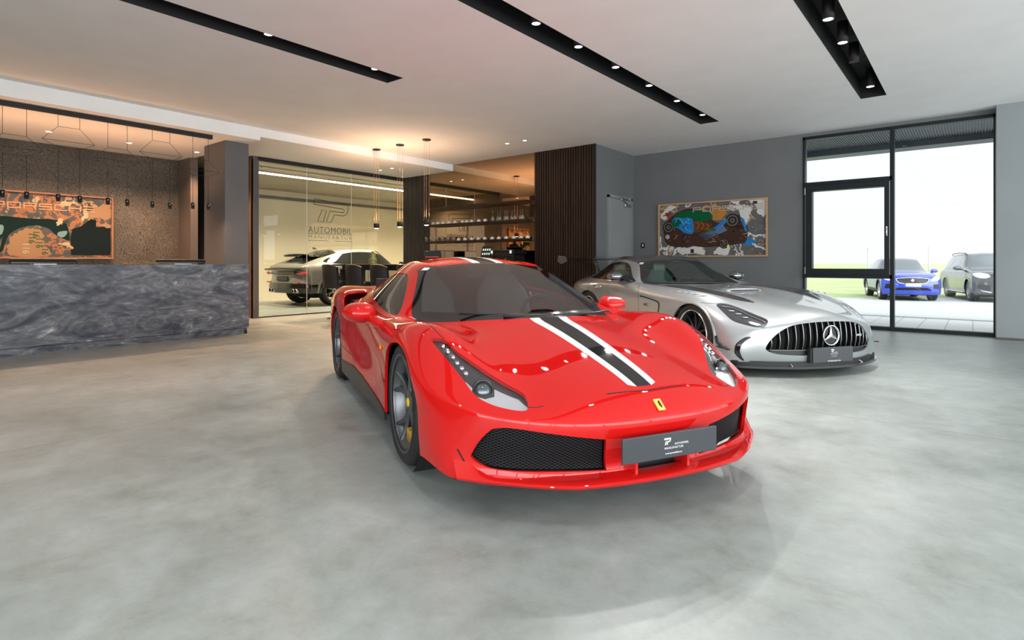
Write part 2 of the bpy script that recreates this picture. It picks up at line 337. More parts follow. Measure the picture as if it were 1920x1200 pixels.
# door beside the slat wall
dr = boxo('door_1', (-5.735, 10.24, 0), (-5.70, 11.14, 2.44), M_GREYL, bev=.002); struct(dr)
mb = MB(); mb.box((-5.74, 10.17, 0), (-5.69, 10.23, 2.50)); mb.box((-5.74, 11.15, 0), (-5.69, 11.21, 2.50)); mb.box((-5.74, 10.17, 2.45), (-5.69, 11.21, 2.51)); mb.build('door_frame', M_GREYL, dr)
mb = MB(); mb.box((-5.70, 10.80, 2.30), (-5.64, 11.08, 2.36), .006); mb.box((-5.69, 10.55, 2.455), (-5.665, 10.98, 2.48), .004); mb.tube([(-5.67, 10.95, 2.36), (-5.66, 10.75, 2.42), (-5.675, 10.62, 2.46)], .008); mb.build('door_closer', M_STEEL, dr)
# slatted cladding
def slats(name, x0, x1, y, z1, m, pitch, w, dep):
    b = MB(); b.m = 1; b.box((x0, y+dep, 0), (x1, y+dep+.02, z1)); b.m = 0; n_ = int((x1-x0)/pitch)
    for i in range(n_):
        x = x0+(i+.5)*(x1-x0)/n_; b.box((x-w/2, y, 0), (x+w/2, y+dep, z1))
    return struct(b.build(name, [m, M_RECESS]))
slats('wall_slats', -7.19, -5.745, 9.70, HC, M_SLAT, .060, .040, .032)
slats('wall_slats', -11.38, -10.38, 9.70, HS2, M_SLAT2, .056, .038, .030)
struct(boxo('trim_5', (-5.745, 9.695, 0), (-5.725, 9.74, HC), M_BLACK))
struct(boxo('wall_mirror', (-10.38, 9.705, .9), (-7.19, 9.78, HC), M_MIRROR))
struct(boxo('wall_bar', (-10.38, 9.70, 0), (-7.19, 9.78, .9), M_BLACK))
# glass partition
gp = MB(); gp.box((-11.44, 5.87, HS1-.02), (-11.37, 9.70, HS2)); gp.box((-11.43, 5.87, 0), (-11.38, 9.70, .02)); gp = struct(gp.build('window_2', M_BLACK))
mb = MB()
for a, b_ in ((5.87, 6.985), (6.992, 8.145), (8.152, 9.70)): mb.box((-11.406, a, .02), (-11.394, b_, HS1-.02))
# single-sheet panes
pn = MB()
for a, b_ in ((5.87, 6.985), (6.995, 8.145), (8.155, 9.70)): pn.add([(-11.4, a, .02), (-11.4, b_, .02), (-11.4, b_, HS1-.02), (-11.4, a, HS1-.02)], [(0, 1, 2, 3)])
pn.build('pane', M_GLASS, gp)
je = MB()
for y in (6.99, 8.15): je.box((-11.406, y-.005, .02), (-11.394, y+.005, HS1-.02))
je.build('pane_edge', mat('pale_glass_edge', (.75, .75, .68), .3, emit=None), gp)
struct(boxo('trim_6', (-11.47, 5.77, 0), (-11.36, 5.885, HS1), M_DARKCOL))
struct(boxo('trim_7', (-11.48, 5.755, 0), (-11.44, 5.77, HS1), M_COPPER))
# lettering on the glass
def logo(parent, O, xd, yd, wdt, m, wire=True, name='logo', text='logo_text'):
    """the outlined TP mark over two words; O = lower left, wdt = overall width"""
    T = frame_m(O, xd, yd); s = wdt
    Tp = [(.13, .985), (.82, .93), (.905, .90), (.90, .78), (.86, .70), (.80, .665), (.58, .672), (.51, .50), (.40, .50), (.478, .745), (.80, .735), (.81, .80), (.78, .815), (.115, .87)]
    Tt = [(.30, .752), (.40, .748), (.335, .50), (.21, .505)]
    b = MB(); b.T = T
    for poly in (Tp, Tt):
        p = [(x*s, (.374+(y-.5)*.895)*s, .0015) for x, y in poly]
        if wire: b.tube(p, .0062*s, 4, closed=True)
        else: b.prism([(q[0], q[1]) for q in p], 'z', 0, .002)
    b.build(name, m, parent); return T
T = logo(gp, (-11.392, 7.013, 1.62), (0, 1, 0), (0, 0, 1), 1.15, M_BLACK)
for body, z, sz, sp, bx in (('AUTOMOBIL', .238, .205, 1.1, 1.0), ('MANUFAKTUR', .082, .135, 1.35, 1.0)):
    t_ = text_ob('logo_text', body, sz, M_BLACK, gp, T @ Matrix.Translation((.577, z, .001)), spacing=sp, bold=-.0035); w_ = t_.dimensions.x if False else max(v.co.y for v in t_.data.vertices)-min(v.co.y for v in t_.data.vertices)
    k = 1.13/w_; c_ = 7.013+.577
    for v in t_.data.vertices: v.co.y = c_+(v.co.y-c_)*k
b = MB(); b.T = T; b.box((.0, .155, 0), (1.15, .163, .002)); b.box((0, 0, 0), (.5, .008, .002)); b.box((.68, 0, 0), (1.15, .008, .002)); b.build('logo_line', M_BLACK, gp)
# ------------------------------------------------------------------ body-shell tools
def shell(T, B, reg, creases=(), level=3, fit=7):
    """T: rows of 6 points (centre -> shoulder), B: for each station of the edge path 4 points going down.
    Returns a bmesh of the whole (mirrored) smooth shell; layers: reg (int), nrm (vector)"""
    n = len(T)-1; path = [(0, c) for c in range(6)]+[(r, 5) for r in range(1, n+1)]+[(n, c) for c in (4, 3, 2, 1, 0)]
    V = []; idx = {}
    def add(k, p): idx[k] = len(V); V.append(list(p))
    for r in range(n+1):
        for c in range(6): add(('t', r, c), T[r][c])
    for k, (r, c) in enumerate(path):
        idx[('b', 0, k)] = idx[('t', r, c)]
        for l in range(4): add(('b', l+1, k), B[k][l])
    F = []; R = []
    for r in range(n):
        for c in range(5): F.append([idx[('t', r, c)], idx[('t', r, c+1)], idx[('t', r+1, c+1)], idx[('t', r+1, c)]]); R.append(reg('t', r, c))
    for k in range(len(path)-1):
        for l in range(4): F.append([idx[('b', l, k)], idx[('b', l+1, k)], idx[('b', l+1, k+1)], idx[('b', l, k+1)]]); R.append(reg('b', k, l))
    N0 = len(V); mir = {}
    for i in range(N0):
        if abs(V[i][1]) < 1e-6: V[i][1] = 0.0; mir[i] = i
        else: mir[i] = len(V); V.append([V[i][0], -V[i][1], V[i][2]])
    F2 = [[mir[i] for i in f][::-1] for f in F]; F += F2; R += R
    ce = {}
    for key_path, val in creases:
        ks = [idx[k] for k in key_path]
        for a, b in zip(ks, ks[1:]):
            ce[frozenset((a, b))] = val; ce[frozenset((mir[a], mir[b]))] = val
    tgt = np.array(V, float)
    me = bpy.data.meshes.new('cage'); me.from_pydata([tuple(v) for v in V], [], F); me.update()
    for i in range(12): me.materials.append(None)
    me.polygons.foreach_set('material_index', R)
    if ce:
        a = me.attributes.new('crease_edge', 'FLOAT', 'EDGE'); vals = [ce.get(frozenset(e.vertices), 0.0) for e in me.edges]; a.data.foreach_set('value', vals)
    o = bpy.data.objects.new('cage', me); COL.objects.link(o)
    md = o.modifiers.new('s', 'SUBSURF'); md.use_limit_surface = True; md.quality = 4; md.levels = 1; md.render_levels = 1
    cur = tgt.copy()
    for it in range(fit):
        me.vertices.foreach_set('co', cur.ravel()); me.update()
        dg = bpy.context.evaluated_depsgraph_get(); dg.update(); ev = o.evaluated_get(dg).to_mesh()
        lim = np.zeros(len(ev.vertices)*3); ev.vertices.foreach_get('co', lim); lim = lim.reshape(-1, 3)[:len(V)]
        cur = cur+(tgt-lim)*.9; o.evaluated_get(dg).to_mesh_clear()
    md.levels = level; me.vertices.foreach_set('co', cur.ravel()); me.update()
    dg = bpy.context.evaluated_depsgraph_get(); dg.update(); ev = bpy.data.meshes.new_from_object(o.evaluated_get(dg))
    bpy.data.objects.remove(o); bpy.data.meshes.remove(me)
    bm = bmesh.new(); bm.from_mesh(ev); bpy.data.meshes.remove(ev); bmesh.ops.recalc_face_normals(bm, faces=bm.faces[:]); bm.normal_update()
    # outward check: highest vertex normal must point up
    top = max(bm.verts, key=lambda v: v.co.z)
    if top.normal.z < 0: bmesh.ops.reverse_faces(bm, faces=bm.faces[:]); bm.normal_update()
    L = bm.verts.layers.float_vector.new('nrm'); Rg = bm.faces.layers.int.new('reg')
    for v in bm.verts: v[L] = v.normal.copy()
    for f in bm.faces: f[Rg] = f.material_index
    return bm
AX = {'x': (1, 2), 'y': (0, 2), 'z': (0, 1)}
def in_poly(x, y, P):
    c = False; n = len(P); j = n-1
    for i in range(n):
        xi, yi = P[i]; xj, yj = P[j]
        if (yi > y) != (yj > y) and x < (xj-xi)*(y-yi)/(yj-yi)+xi: c = not c
        j = i
    return c
def cut(bm, poly, axis, filt, setreg, only=None):
    """cuts the outline poly (seen along axis) into the shell and gives the faces inside region setreg"""
    a, b = AX[axis]; Rg = bm.faces.layers.int['reg']; n = len(poly)
    xs = [p[0] for p in poly]; ys = [p[1] for p in poly]; X0, X1, Y0, Y1 = min(xs)-.02, max(xs)+.02, min(ys)-.02, max(ys)+.02
    def ok(f): return filt(f.calc_center_median(), f.normal) and (only is None or f[Rg] in only)
    cand = []
    for f in bm.faces:
        c = f.verts[0].co
        if X0-.15 < c[a] < X1+.15 and Y0-.15 < c[b] < Y1+.15 and ok(f): cand.append(f)
    for i in range(n):
        p, q = poly[i], poly[(i+1) % n]; d = (q[0]-p[0], q[1]-p[1]); L_ = math.hypot(*d)
        if L_ < 1e-7: continue
        lo0, lo1 = min(p[0], q[0])-1e-4, max(p[0], q[0])+1e-4; l20, l21 = min(p[1], q[1])-1e-4, max(p[1], q[1])+1e-4
        fs = []; rest = []
        for f in cand:
            u = [v.co[a] for v in f.verts]; w = [v.co[b] for v in f.verts]
            if max(u) < lo0 or min(u) > lo1 or max(w) < l20 or min(w) > l21: rest.append(f)
            else: fs.append(f)
        if not fs: continue
        no = [0, 0, 0]; no[a] = d[1]/L_; no[b] = -d[0]/L_; co = [0, 0, 0]; co[a] = p[0]; co[b] = p[1]
        ed = {e for f in fs for e in f.edges}; vs = {v for f in fs for v in f.verts}
        g = bmesh.ops.bisect_plane(bm, geom=list(vs)+list(ed)+fs, dist=2e-5, plane_co=co, plane_no=no)
        new = {f for f in g['geom'] if isinstance(f, bmesh.types.BMFace)}; new.update(f for f in fs if f.is_valid)
        cand = rest+list(new)
    bm.normal_update(); cnt = 0
    for f in cand:
        if not f.is_valid: continue
        c = f.calc_center_median()
        if X0 < c[a] < X1 and Y0 < c[b] < Y1 and ok(f) and in_poly(c[a], c[b], poly): f[Rg] = setreg; cnt += 1
    return cnt
def smooth_poly(P, n=6, closed=True):
    """Catmull-Rom through the points; a point given twice stays a corner"""
    out = []; m = len(P)
    for i in range(m if closed else m-1):
        p1, p2 = P[i], P[(i+1) % m]
        if p1 == p2: continue
        p0 = P[(i-1) % m] if (closed or i > 0) else p1; p3 = P[(i+2) % m] if (closed or i < m-2) else p2
        for k in range(n):
            t = k/n; out.append(tuple(.5*((2*p1[j])+(-p0[j]+p2[j])*t+(2*p0[j]-5*p1[j]+4*p2[j]-p3[j])*t*t+(-p0[j]+3*p1[j]-3*p2[j]+p3[j])*t**3) for j in range(len(p1))))
    if not closed: out.append(tuple(P[-1]))
    return out
def band_poly(line, w):
    """a narrow closed outline of width w along a polyline"""
    L, R = [], []
    for i, p in enumerate(line):
        a = line[max(i-1, 0)]; b = line[min(i+1, len(line)-1)]; dx, dy = b[0]-a[0], b[1]-a[1]; l = math.hypot(dx, dy) or 1
        L.append((p[0]-dy/l*w/2, p[1]+dx/l*w/2)); R.append((p[0]+dy/l*w/2, p[1]-dx/l*w/2))
    return L+R[::-1]
def piece(bm, name, regs, mats, parent, rim=.0, offset=0.0, sidef=None, rim_mat=None, move=None, smoothn=True, rim_dir=None):
    """links the faces of the given regions as one object. regs: list of (region, material slot)"""
    Rg = bm.faces.layers.int['reg']; L = bm.verts.layers.float_vector['nrm']; rm = dict(regs)
    fs = [f for f in bm.faces if f[Rg] in rm and (sidef is None or sidef(f.calc_center_median()))]
    if not fs: print('EMPTY piece', name); return None
    vi = {}; co = []; nr = []
    for f in fs:
        for v in f.verts:
            if v not in vi:
                nn = Vector(v[L]); nn = nn.normalized() if nn.length > 1e-6 else v.normal
                vi[v] = len(co); c = v.co+nn*offset
                if move: c = Vector(move(c, nn))
                co.append(tuple(c)); nr.append(tuple(nn))
    F = [[vi[v] for v in f.verts] for f in fs]; MI = [rm[f[Rg]] for f in fs]; SM = [True]*len(F)
    nsurf = len(F)
    if rim:
        S = set(fs); 
        for f in fs:
            for lp in f.loops:
                e = lp.edge
                if sum(1 for g in e.link_faces if g in S) == 1:
                    a, b = lp.vert, lp.link_loop_next.vert; i0 = len(co)
                    for v in (b, a):
                        c = Vector(co[vi[v]]); co.append(tuple(c)); 
                    for v in (a, b):
                        c = Vector(co[vi[v]]); nn = Vector(nr[vi[v]]); dd = rim_dir(v.co, nn) if rim_dir else -nn
                        co.append(tuple(c+dd*rim))
                    nv = ((Vector(co[i0+1])-Vector(co[i0])).cross(Vector(co[i0+2])-Vector(co[i0+1]))); nv = nv.normalized() if nv.length > 1e-9 else Vector((0, 0, 1))
                    nr += [tuple(nv)]*4; F.append([i0, i0+1, i0+2, i0+3]); MI.append(rim_mat if rim_mat is not None else rm[f[Rg]]); SM.append(True)
    me = bpy.data.meshes.new(name); me.from_pydata(co, [], F)
    for m_ in mats: me.materials.append(m_)
    me.polygons.foreach_set('material_index', MI); me.polygons.foreach_set('use_smooth', SM); me.update()
    if smoothn: me.normals_split_custom_set_from_vertices(nr)
    o = bpy.data.objects.new(name, me); COL.objects.link(o); o.parent = parent; return o
def arch(cx, cz, r, z0, n=26, rx=None):
    rx = rx or r; P = [(cx+rx*math.cos(PI*k/n), cz+r*math.sin(PI*k/n)) for k in range(n+1)]
    return [(cx+rx*.985, z0)]+P+[(cx-rx*.985, z0)]
def spline(P, n=8): return smooth_poly(P, n, closed=False)
# ------------------------------------------------------------------ wheels
M_TYRE = m_noise('tyre_rubber', (.010, .010, .011), (.016, .016, .017), 30, .62)
M_RUB = mat('black_rubber_trim', (.012, .012, .013), .45)
M_GBLK = mat('gloss_black_plastic', (.006, .006, .007), .12, coat=.5)
M_BPLA = mat('black_plastic', (.012, .012, .013), .5)
M_CARBON = mat('dark_carbon', (.010, .011, .013), .22, coat=.8)
M_LINER = mat('dark_wheel_housing', (.004, .004, .004), .9)
def wheel(parent, loc, R, rimR, W, side, rim_m, style, steer=0., disc=True, cal_col=None, spokes=5, cap_m=None, n=48, edge_m=None):
    """axis along Y, outer face towards side*Y"""
    w = empty('wheel', loc, steer, parent=parent); s = side; h = W/2
    def prof(P): return [(r, s*y) for r, y in P]
    b = MB(); b.lathe(prof([(rimR-.012, h-.012), (rimR+.012, h-.002), (rimR+.03, h), (R-.045, h+.004), (R-.022, h-.008), (R-.006, h-.026), (R-.001, h-.05)]), n*2, 'y')
    g = [(R-.001, h-.05)]
    for k in range(4):
        y = (h-.07)-k*(W-.14)/3; g += [(R, y+.006), (R-.008, y+.004), (R-.008, y-.004), (R, y-.006)]
    g += [(R-.001, -h+.05), (R-.02, -h+.01), (R-.05, -h), (rimR+.01, -h+.01)]; b.lathe(prof(g), n*2, 'y')
    b.build('tyre', M_TYRE, w)
    b = MB(); b.lathe(prof([(rimR-.008, h-.024), (rimR-.002, h-.006), (rimR+.012, h-.003), (rimR+.014, h-.010)]), n*2, 'y'); b.lathe(prof([(rimR-.008, h-.024), (rimR-.03, h-.05), (rimR-.035, -h+.02), (rimR-.01, -h+.01)]), n*2, 'y')
    b.build('rim', [rim_m], w)
    sp = MB(); r0 = .062; r1 = rimR-.004; yo = h-.022; dish = .045
    def strut(a0, a1, w0, w1, y0, y1, th=.028, mid=None):
        K = 6; P = []
        for i in range(K+1):
            t = i/K; r = r0+(r1-r0)*t; a = a0+(a1-a0)*(t if mid is None else t**mid); ww = w0+(w1-w0)*t
            y = y0+(y1-y0)*t-dish*(math.sin(PI*t)*.35); c = (r*math.cos(a), r*math.sin(a)); tx, ty = -math.sin(a), math.cos(a)
            ring = []
            for (q, dy) in ((-1, -.010), (-.62, .0), (-.25, .003), (.25, .003), (.62, .0), (1, -.010), (.8, -th), (-.8, -th)):
                ring.append((c[0]+tx*ww/2*q, s*(y+dy), c[1]+ty*ww/2*q))
            P.append(ring)
        vs = [p for ring in P for p in ring]; m = 8; fs = []
        for i in range(K):
            for j in range(m): fs.append((i*m+j, i*m+(j+1) % m, (i+1)*m+(j+1) % m, (i+1)*m+j))
        sp.add(vs, fs, smooth=False)
    for i in range(spokes):
        a = 2*PI*i/spokes+PI/2
        if style == 'twin': # split spokes, wide apart at the rim
            strut(a+.06, a+.235, .040, .030, yo-dish*.55, yo, mid=1.4); strut(a-.06, a-.235, .040, .030, yo-dish*.55, yo, mid=1.4)
        elif style == 'mesh':
            strut(a, a+.24, .026, .014, yo-dish*.5, yo); strut(a, a-.24, .026, .014, yo-dish*.5, yo)
        elif style == 'thin': strut(a, a, .030, .016, yo-dish*.4, yo)
        else: strut(a, a, .075, .045, yo-dish*.4, yo)
    sp.lathe(prof([(.0, yo-dish*.5-.002), (.05, yo-dish*.5), (.07, yo-dish*.6), (.075, yo-dish*.6-.05), (.06, -h*.2)]), 24, 'y')
    sp.build('spokes', rim_m, w, auto=40)
    if cap_m:
        c = MB(); c.lathe(prof([(.0, yo-dish*.5+.006), (.022, yo-dish*.5+.006), (.026, yo-dish*.5+.0)]), 24, 'y'); c.build('centre_cap', cap_m, w)
    if disc:
        c = MB(); c.lathe(prof([(.08, h*.15), (rimR*.80, h*.15), (rimR*.80, h*.15-.03), (.08, h*.15-.03)]), 40, 'y'); c.build('brake_disc', mat('brake_disc_steel', (.16, .16, .16), .4, .8), w)
    if cal_col:
        c = MB(); c.lathe(prof([(rimR*.60, h*.15+.045), (rimR*.86, h*.15+.045), (rimR*.90, h*.15), (rimR*.86, h*.15-.06), (rimR*.6, h*.15-.06), (rimR*.60, h*.15+.045)]), 12, 'y', a0=2.2, a1=3.4); c.build('brake_caliper', mat('caliper_'+str(int(cal_col[0]*100)), cal_col, .3, coat=.5), w)
    return w
# ================================================================== the red sports car
M_RED = mat('red_car_paint', (.56, .009, .008), .5, coat=1.0, spec=.0, coat_rough=.02)
def ferrari():
    A = math.sin(YAW), math.cos(YAW)
    x, d, cy = .245, 3.57, .42       # front axle centre in camera axes and heading
    wx, wy = x*A[1]-d*A[0], x*A[0]+d*A[1]
    root = empty('sports_car', (wx, wy, 0), YAW-PI/2+cy, 'red low two-seat sports car with a black and white stripe along its bonnet', 'car')
    T = [
     [(1.075,0,.425),(1.068,.20,.425),(1.030,.42,.430),(.945,.62,.440),(.83,.77,.455),(.67,.885,.475)],
     [(.97,0,.520),(.96,.20,.518),(.93,.40,.503),(.865,.595,.486),(.70,.79,.520),(.45,.950,.55)],
     [(.70,0,.610),(.69,.20,.607),(.66,.40,.590),(.58,.60,.595),(.42,.79,.69),(.20,.955,.66)],
     [(.38,0,.69),(.37,.20,.686),(.34,.40,.670),(.27,.60,.692),(.12,.79,.778),(-.05,.955,.70)],
     [(.15,0,.738),(.13,.21,.734),(.08,.42,.718),(-.03,.63,.733),(-.18,.82,.775),(-.30,.955,.70)],
     [(-.03,0,.778),(-.075,.26,.772),(-.20,.51,.758),(-.44,.745,.745),(-.52,.870,.758),(-.62,.95,.69)],
     [(-.54,0,.965),(-.56,.25,.958),(-.64,.46,.936),(-.80,.665,.895),(-.90,.875,.768),(-.98,.935,.695)],
     [(-1.06,0,1.120),(-1.07,.22,1.114),(-1.10,.42,1.094),(-1.16,.552,1.060),(-1.30,.865,.808),(-1.34,.925,.71)],
     [(-1.56,0,1.170),(-1.56,.22,1.163),(-1.57,.41,1.138),(-1.61,.545,1.090),(-1.66,.825,.845),(-1.68,.925,.745)],
     [(-2.05,0,1.135),(-2.05,.20,1.127),(-2.05,.38,1.10),(-2.05,.50,1.035),(-2.05,.76,.865),(-2.05,.93,.815)],
     [(-2.50,0,1.01),(-2.50,.20,1.0),(-2.48,.36,.97),(-2.46,.50,.92),(-2.44,.78,.885),(-2.42,.955,.83)],
     [(-2.95,0,.91),(-2.95,.20,.905),(-2.93,.38,.895),(-2.92,.56,.875),(-2.88,.80,.890),(-2.85,.955,.82)],
     [(-3.28,0,.87),(-3.28,.20,.87),(-3.27,.40,.868),(-3.25,.60,.865),(-3.22,.80,.860),(-3.18,.93,.79)],
     [(-3.42,0,.80),(-3.42,.22,.80),(-3.41,.45,.80),(-3.39,.66,.80),(-3.36,.82,.78),(-3.31,.89,.74)]]
    zl = [.37, .275, .205, .160]
    B = []
    for (px, py), o4 in zip([(1.075,0),(1.068,.20),(1.03,.42),(.945,.62),(.83,.77)], [(0,-.035,-.05,-.035)]*5):
        B.append([(px+o, py*(1+.006*i)+(.012*i if py > .5 else 0), z) for i, (o, z) in enumerate(zip(o4, zl))])
    B.append([(.675,.900,.385),(.67,.910,.285),(.665,.912,.21),(.665,.905,.165)])
    side = [(.45,[(.960,.44),(.960,.33),(.955,.25),(.95,.185)]),(.20,[(.968,.53),(.968,.38),(.96,.25),(.955,.13)]),(-.05,[(.968,.58),(.968,.42),(.96,.27),(.955,.14)]),
            (-.30,[(.965,.57),(.962,.42),(.957,.27),(.95,.14)]),(-.62,[(.945,.57),(.925,.43),(.935,.28),(.935,.14)]),(-.98,[(.92,.575),(.895,.44),(.925,.285),(.935,.135)]),
            (-1.34,[(.895,.59),(.88,.455),(.925,.29),(.94,.13)]),(-1.68,[(.905,.615),(.905,.465),(.94,.30),(.948,.13)]),(-2.05,[(.945,.65),(.955,.48),(.96,.31),(.955,.13)]),
            (-2.42,[(.975,.66),(.978,.49),(.972,.32),(.96,.14)]),(-2.85,[(.975,.65),(.975,.48),(.97,.32),(.96,.15)]),(-3.18,[(.955,.62),(.955,.46),(.94,.31),(.92,.17)]),(-3.31,[(.905,.60),(.90,.45),(.88,.31),(.86,.18)])]
    for X, L in side: B.append([(X, y, z) for y, z in L])
    for X, Y in ((-3.37,.82),(-3.41,.66),(-3.43,.45),(-3.44,.22),(-3.44,0)): B.append([(X-.01, Y, .62), (X-.02, Y, .46), (X+.02, Y, .31), (X+.06, Y, .19)])
    WS, BODY = 1, 0
    def reg(kind, r, c):
        if kind == 't' and 5 <= r <= 6 and c <= 2: return WS
        return BODY
    cr = [([('t', r, 3) for r in range(5, 8)], .35), ([('t', 7, c) for c in range(4)], .3), ([('t', 5, c) for c in range(4)], .35)]
    cr += [([('t', 0, c) for c in range(6)], .45)]
    bm = shell(T, B, reg, cr, level=3)
    return root, bm
def lamp_glass(): return glassy('lamp_lens_glass', (.93, .95, .97), 1.45)
def mirrorpod(parent, sg, c, sx, sy, sz, m, arm=None, name='side_mirror', lower=None, tilt=0):
    """door mirror: a rounded shell with a flat glass at its rear"""
    b = MB(); rows = []
    for i in range(11):
        t = -1+2*i/10; w = max(0.0, 1-abs(t)**2.6)**.5; row = []
        for k in range(17):
            a = PI*k/16; row.append((c[0]+sx*math.sin(a)**.75*w-.0, sg*(c[1]+sy*t), c[2]+sz*math.cos(a)*w*(1-.18*t)+tilt*t))
        rows.append(row)
    b.grid(rows)
    o = b.build(name, m, parent)
    g = MB(); g.add([(c[0]+.004, sg*(c[1]+sy*.93*math.cos(2*PI*k/20)), c[2]+sz*.86*math.sin(2*PI*k/20)*(1-.1*math.cos(2*PI*k/20))+tilt*math.cos(2*PI*k/20)) for k in range(20)], [tuple(range(20))]); g.build('mirror_glass', M_CHROME, o)
    if arm:
        a = MB(); a.tube([(p[0], sg*p[1], p[2]) for p in arm[0]], arm[1], 8); a.build('mirror_arm', arm[2], o)
    return o
def seat(parent, x, y, m, z=.28):
    b = MB(); b.box((x-.25, y-.25, z), (x+.27, y+.25, z+.14), .05)
    s = b.build('seat', m, parent)
    P = []
    for i in range(9):
        t = i/8; zz = z+.12+.62*t; w = (.24+.02*math.sin(PI*t))*(1 if t < .72 else 1-(t-.72)*1.6); xx = x-.22-.22*t
        P.append([(xx+.05*math.cos(2*PI*k/16), y+w*math.copysign(abs(math.sin(2*PI*k/16))**.6, math.sin(2*PI*k/16)), zz) for k in range(16)])
    b = MB(); b.grid([r+[r[0]] for r in P]); b.box((x-.47, y-.11, z+.62), (x-.39, y+.11, z+.84), .03); b.build('backrest', m, s); return s
def interior(parent, dash, seats, wheel_at, m, body_m, floor):
    b = MB(); b.box(*floor); b.build('cabin_floor', body_m, parent)
    P = []
    for x, z in dash: P.append([(x-.10*abs(y/.62)**2, y, z-.02*abs(y/.62)**2) for y in np.linspace(-.66, .66, 13)])
    b = MB(); b.grid(P); b.build('dashboard', m, parent)
    for s in seats: seat(parent, *s)
    x, y, z, r, ti = wheel_at; T = Matrix.Translation((x, y, z)) @ Matrix.Rotation(-ti, 4, 'Y')
    b = MB(); b.T = T; b.tube([(0, r*math.cos(2*PI*k/28), r*math.sin(2*PI*k/28)) for k in range(28)], .016, 8, closed=True)
    for a in (0, PI, -PI/2): b.tube([(0, 0, 0), (0, r*math.cos(a), r*math.sin(a))], .014, 6)
    b.lathe([(0, .02), (.05, .015), (.06, -.02)], 16, 'x'); b.build('steering_wheel', M_BPLA, parent)
def plate_board(parent, X, z, w, hgt, th, lines, m, name='number_plate', tilt=0.0):
    T = Matrix.Translation((X, 0, z)) @ Matrix.Rotation(tilt, 4, 'Y')
    b = MB(); b.T = T; b.box((-th, -w/2, -hgt/2), (0, w/2, hgt/2), .004); p = b.build(name, m, parent)
    F = T @ frame_m((.0012, 0, 0), (0, 1, 0), (0, 0, 1))
    for body, yy, zz, sz, sp in lines: text_ob('plate_lettering', body, sz, mat('white_lettering', (.85, .85, .85), .5), p, F @ Matrix.Translation((yy, zz, 0)), spacing=sp, extrude=.0004)
    return p, F
def tp_logo(p, F, x, y, s, m):
    b = MB(); b.T = F @ Matrix.Translation((x, y, 0))
    for poly in ([(0, .30), (.06, .52), (.98, .50), (1.06, .42), (.98, .08), (.82, .0), (.60, 0), (.52, -.32), (.36, -.32), (.50, .14), (.84, .14), (.88, .30)], [(.26, .16), (.40, .16), (.26, -.32), (.12, -.32)]):
        b.prism([(q[0]*s, q[1]*s) for q in poly], 'z', 0, .0008)
    b.build('plate_emblem', m, p)
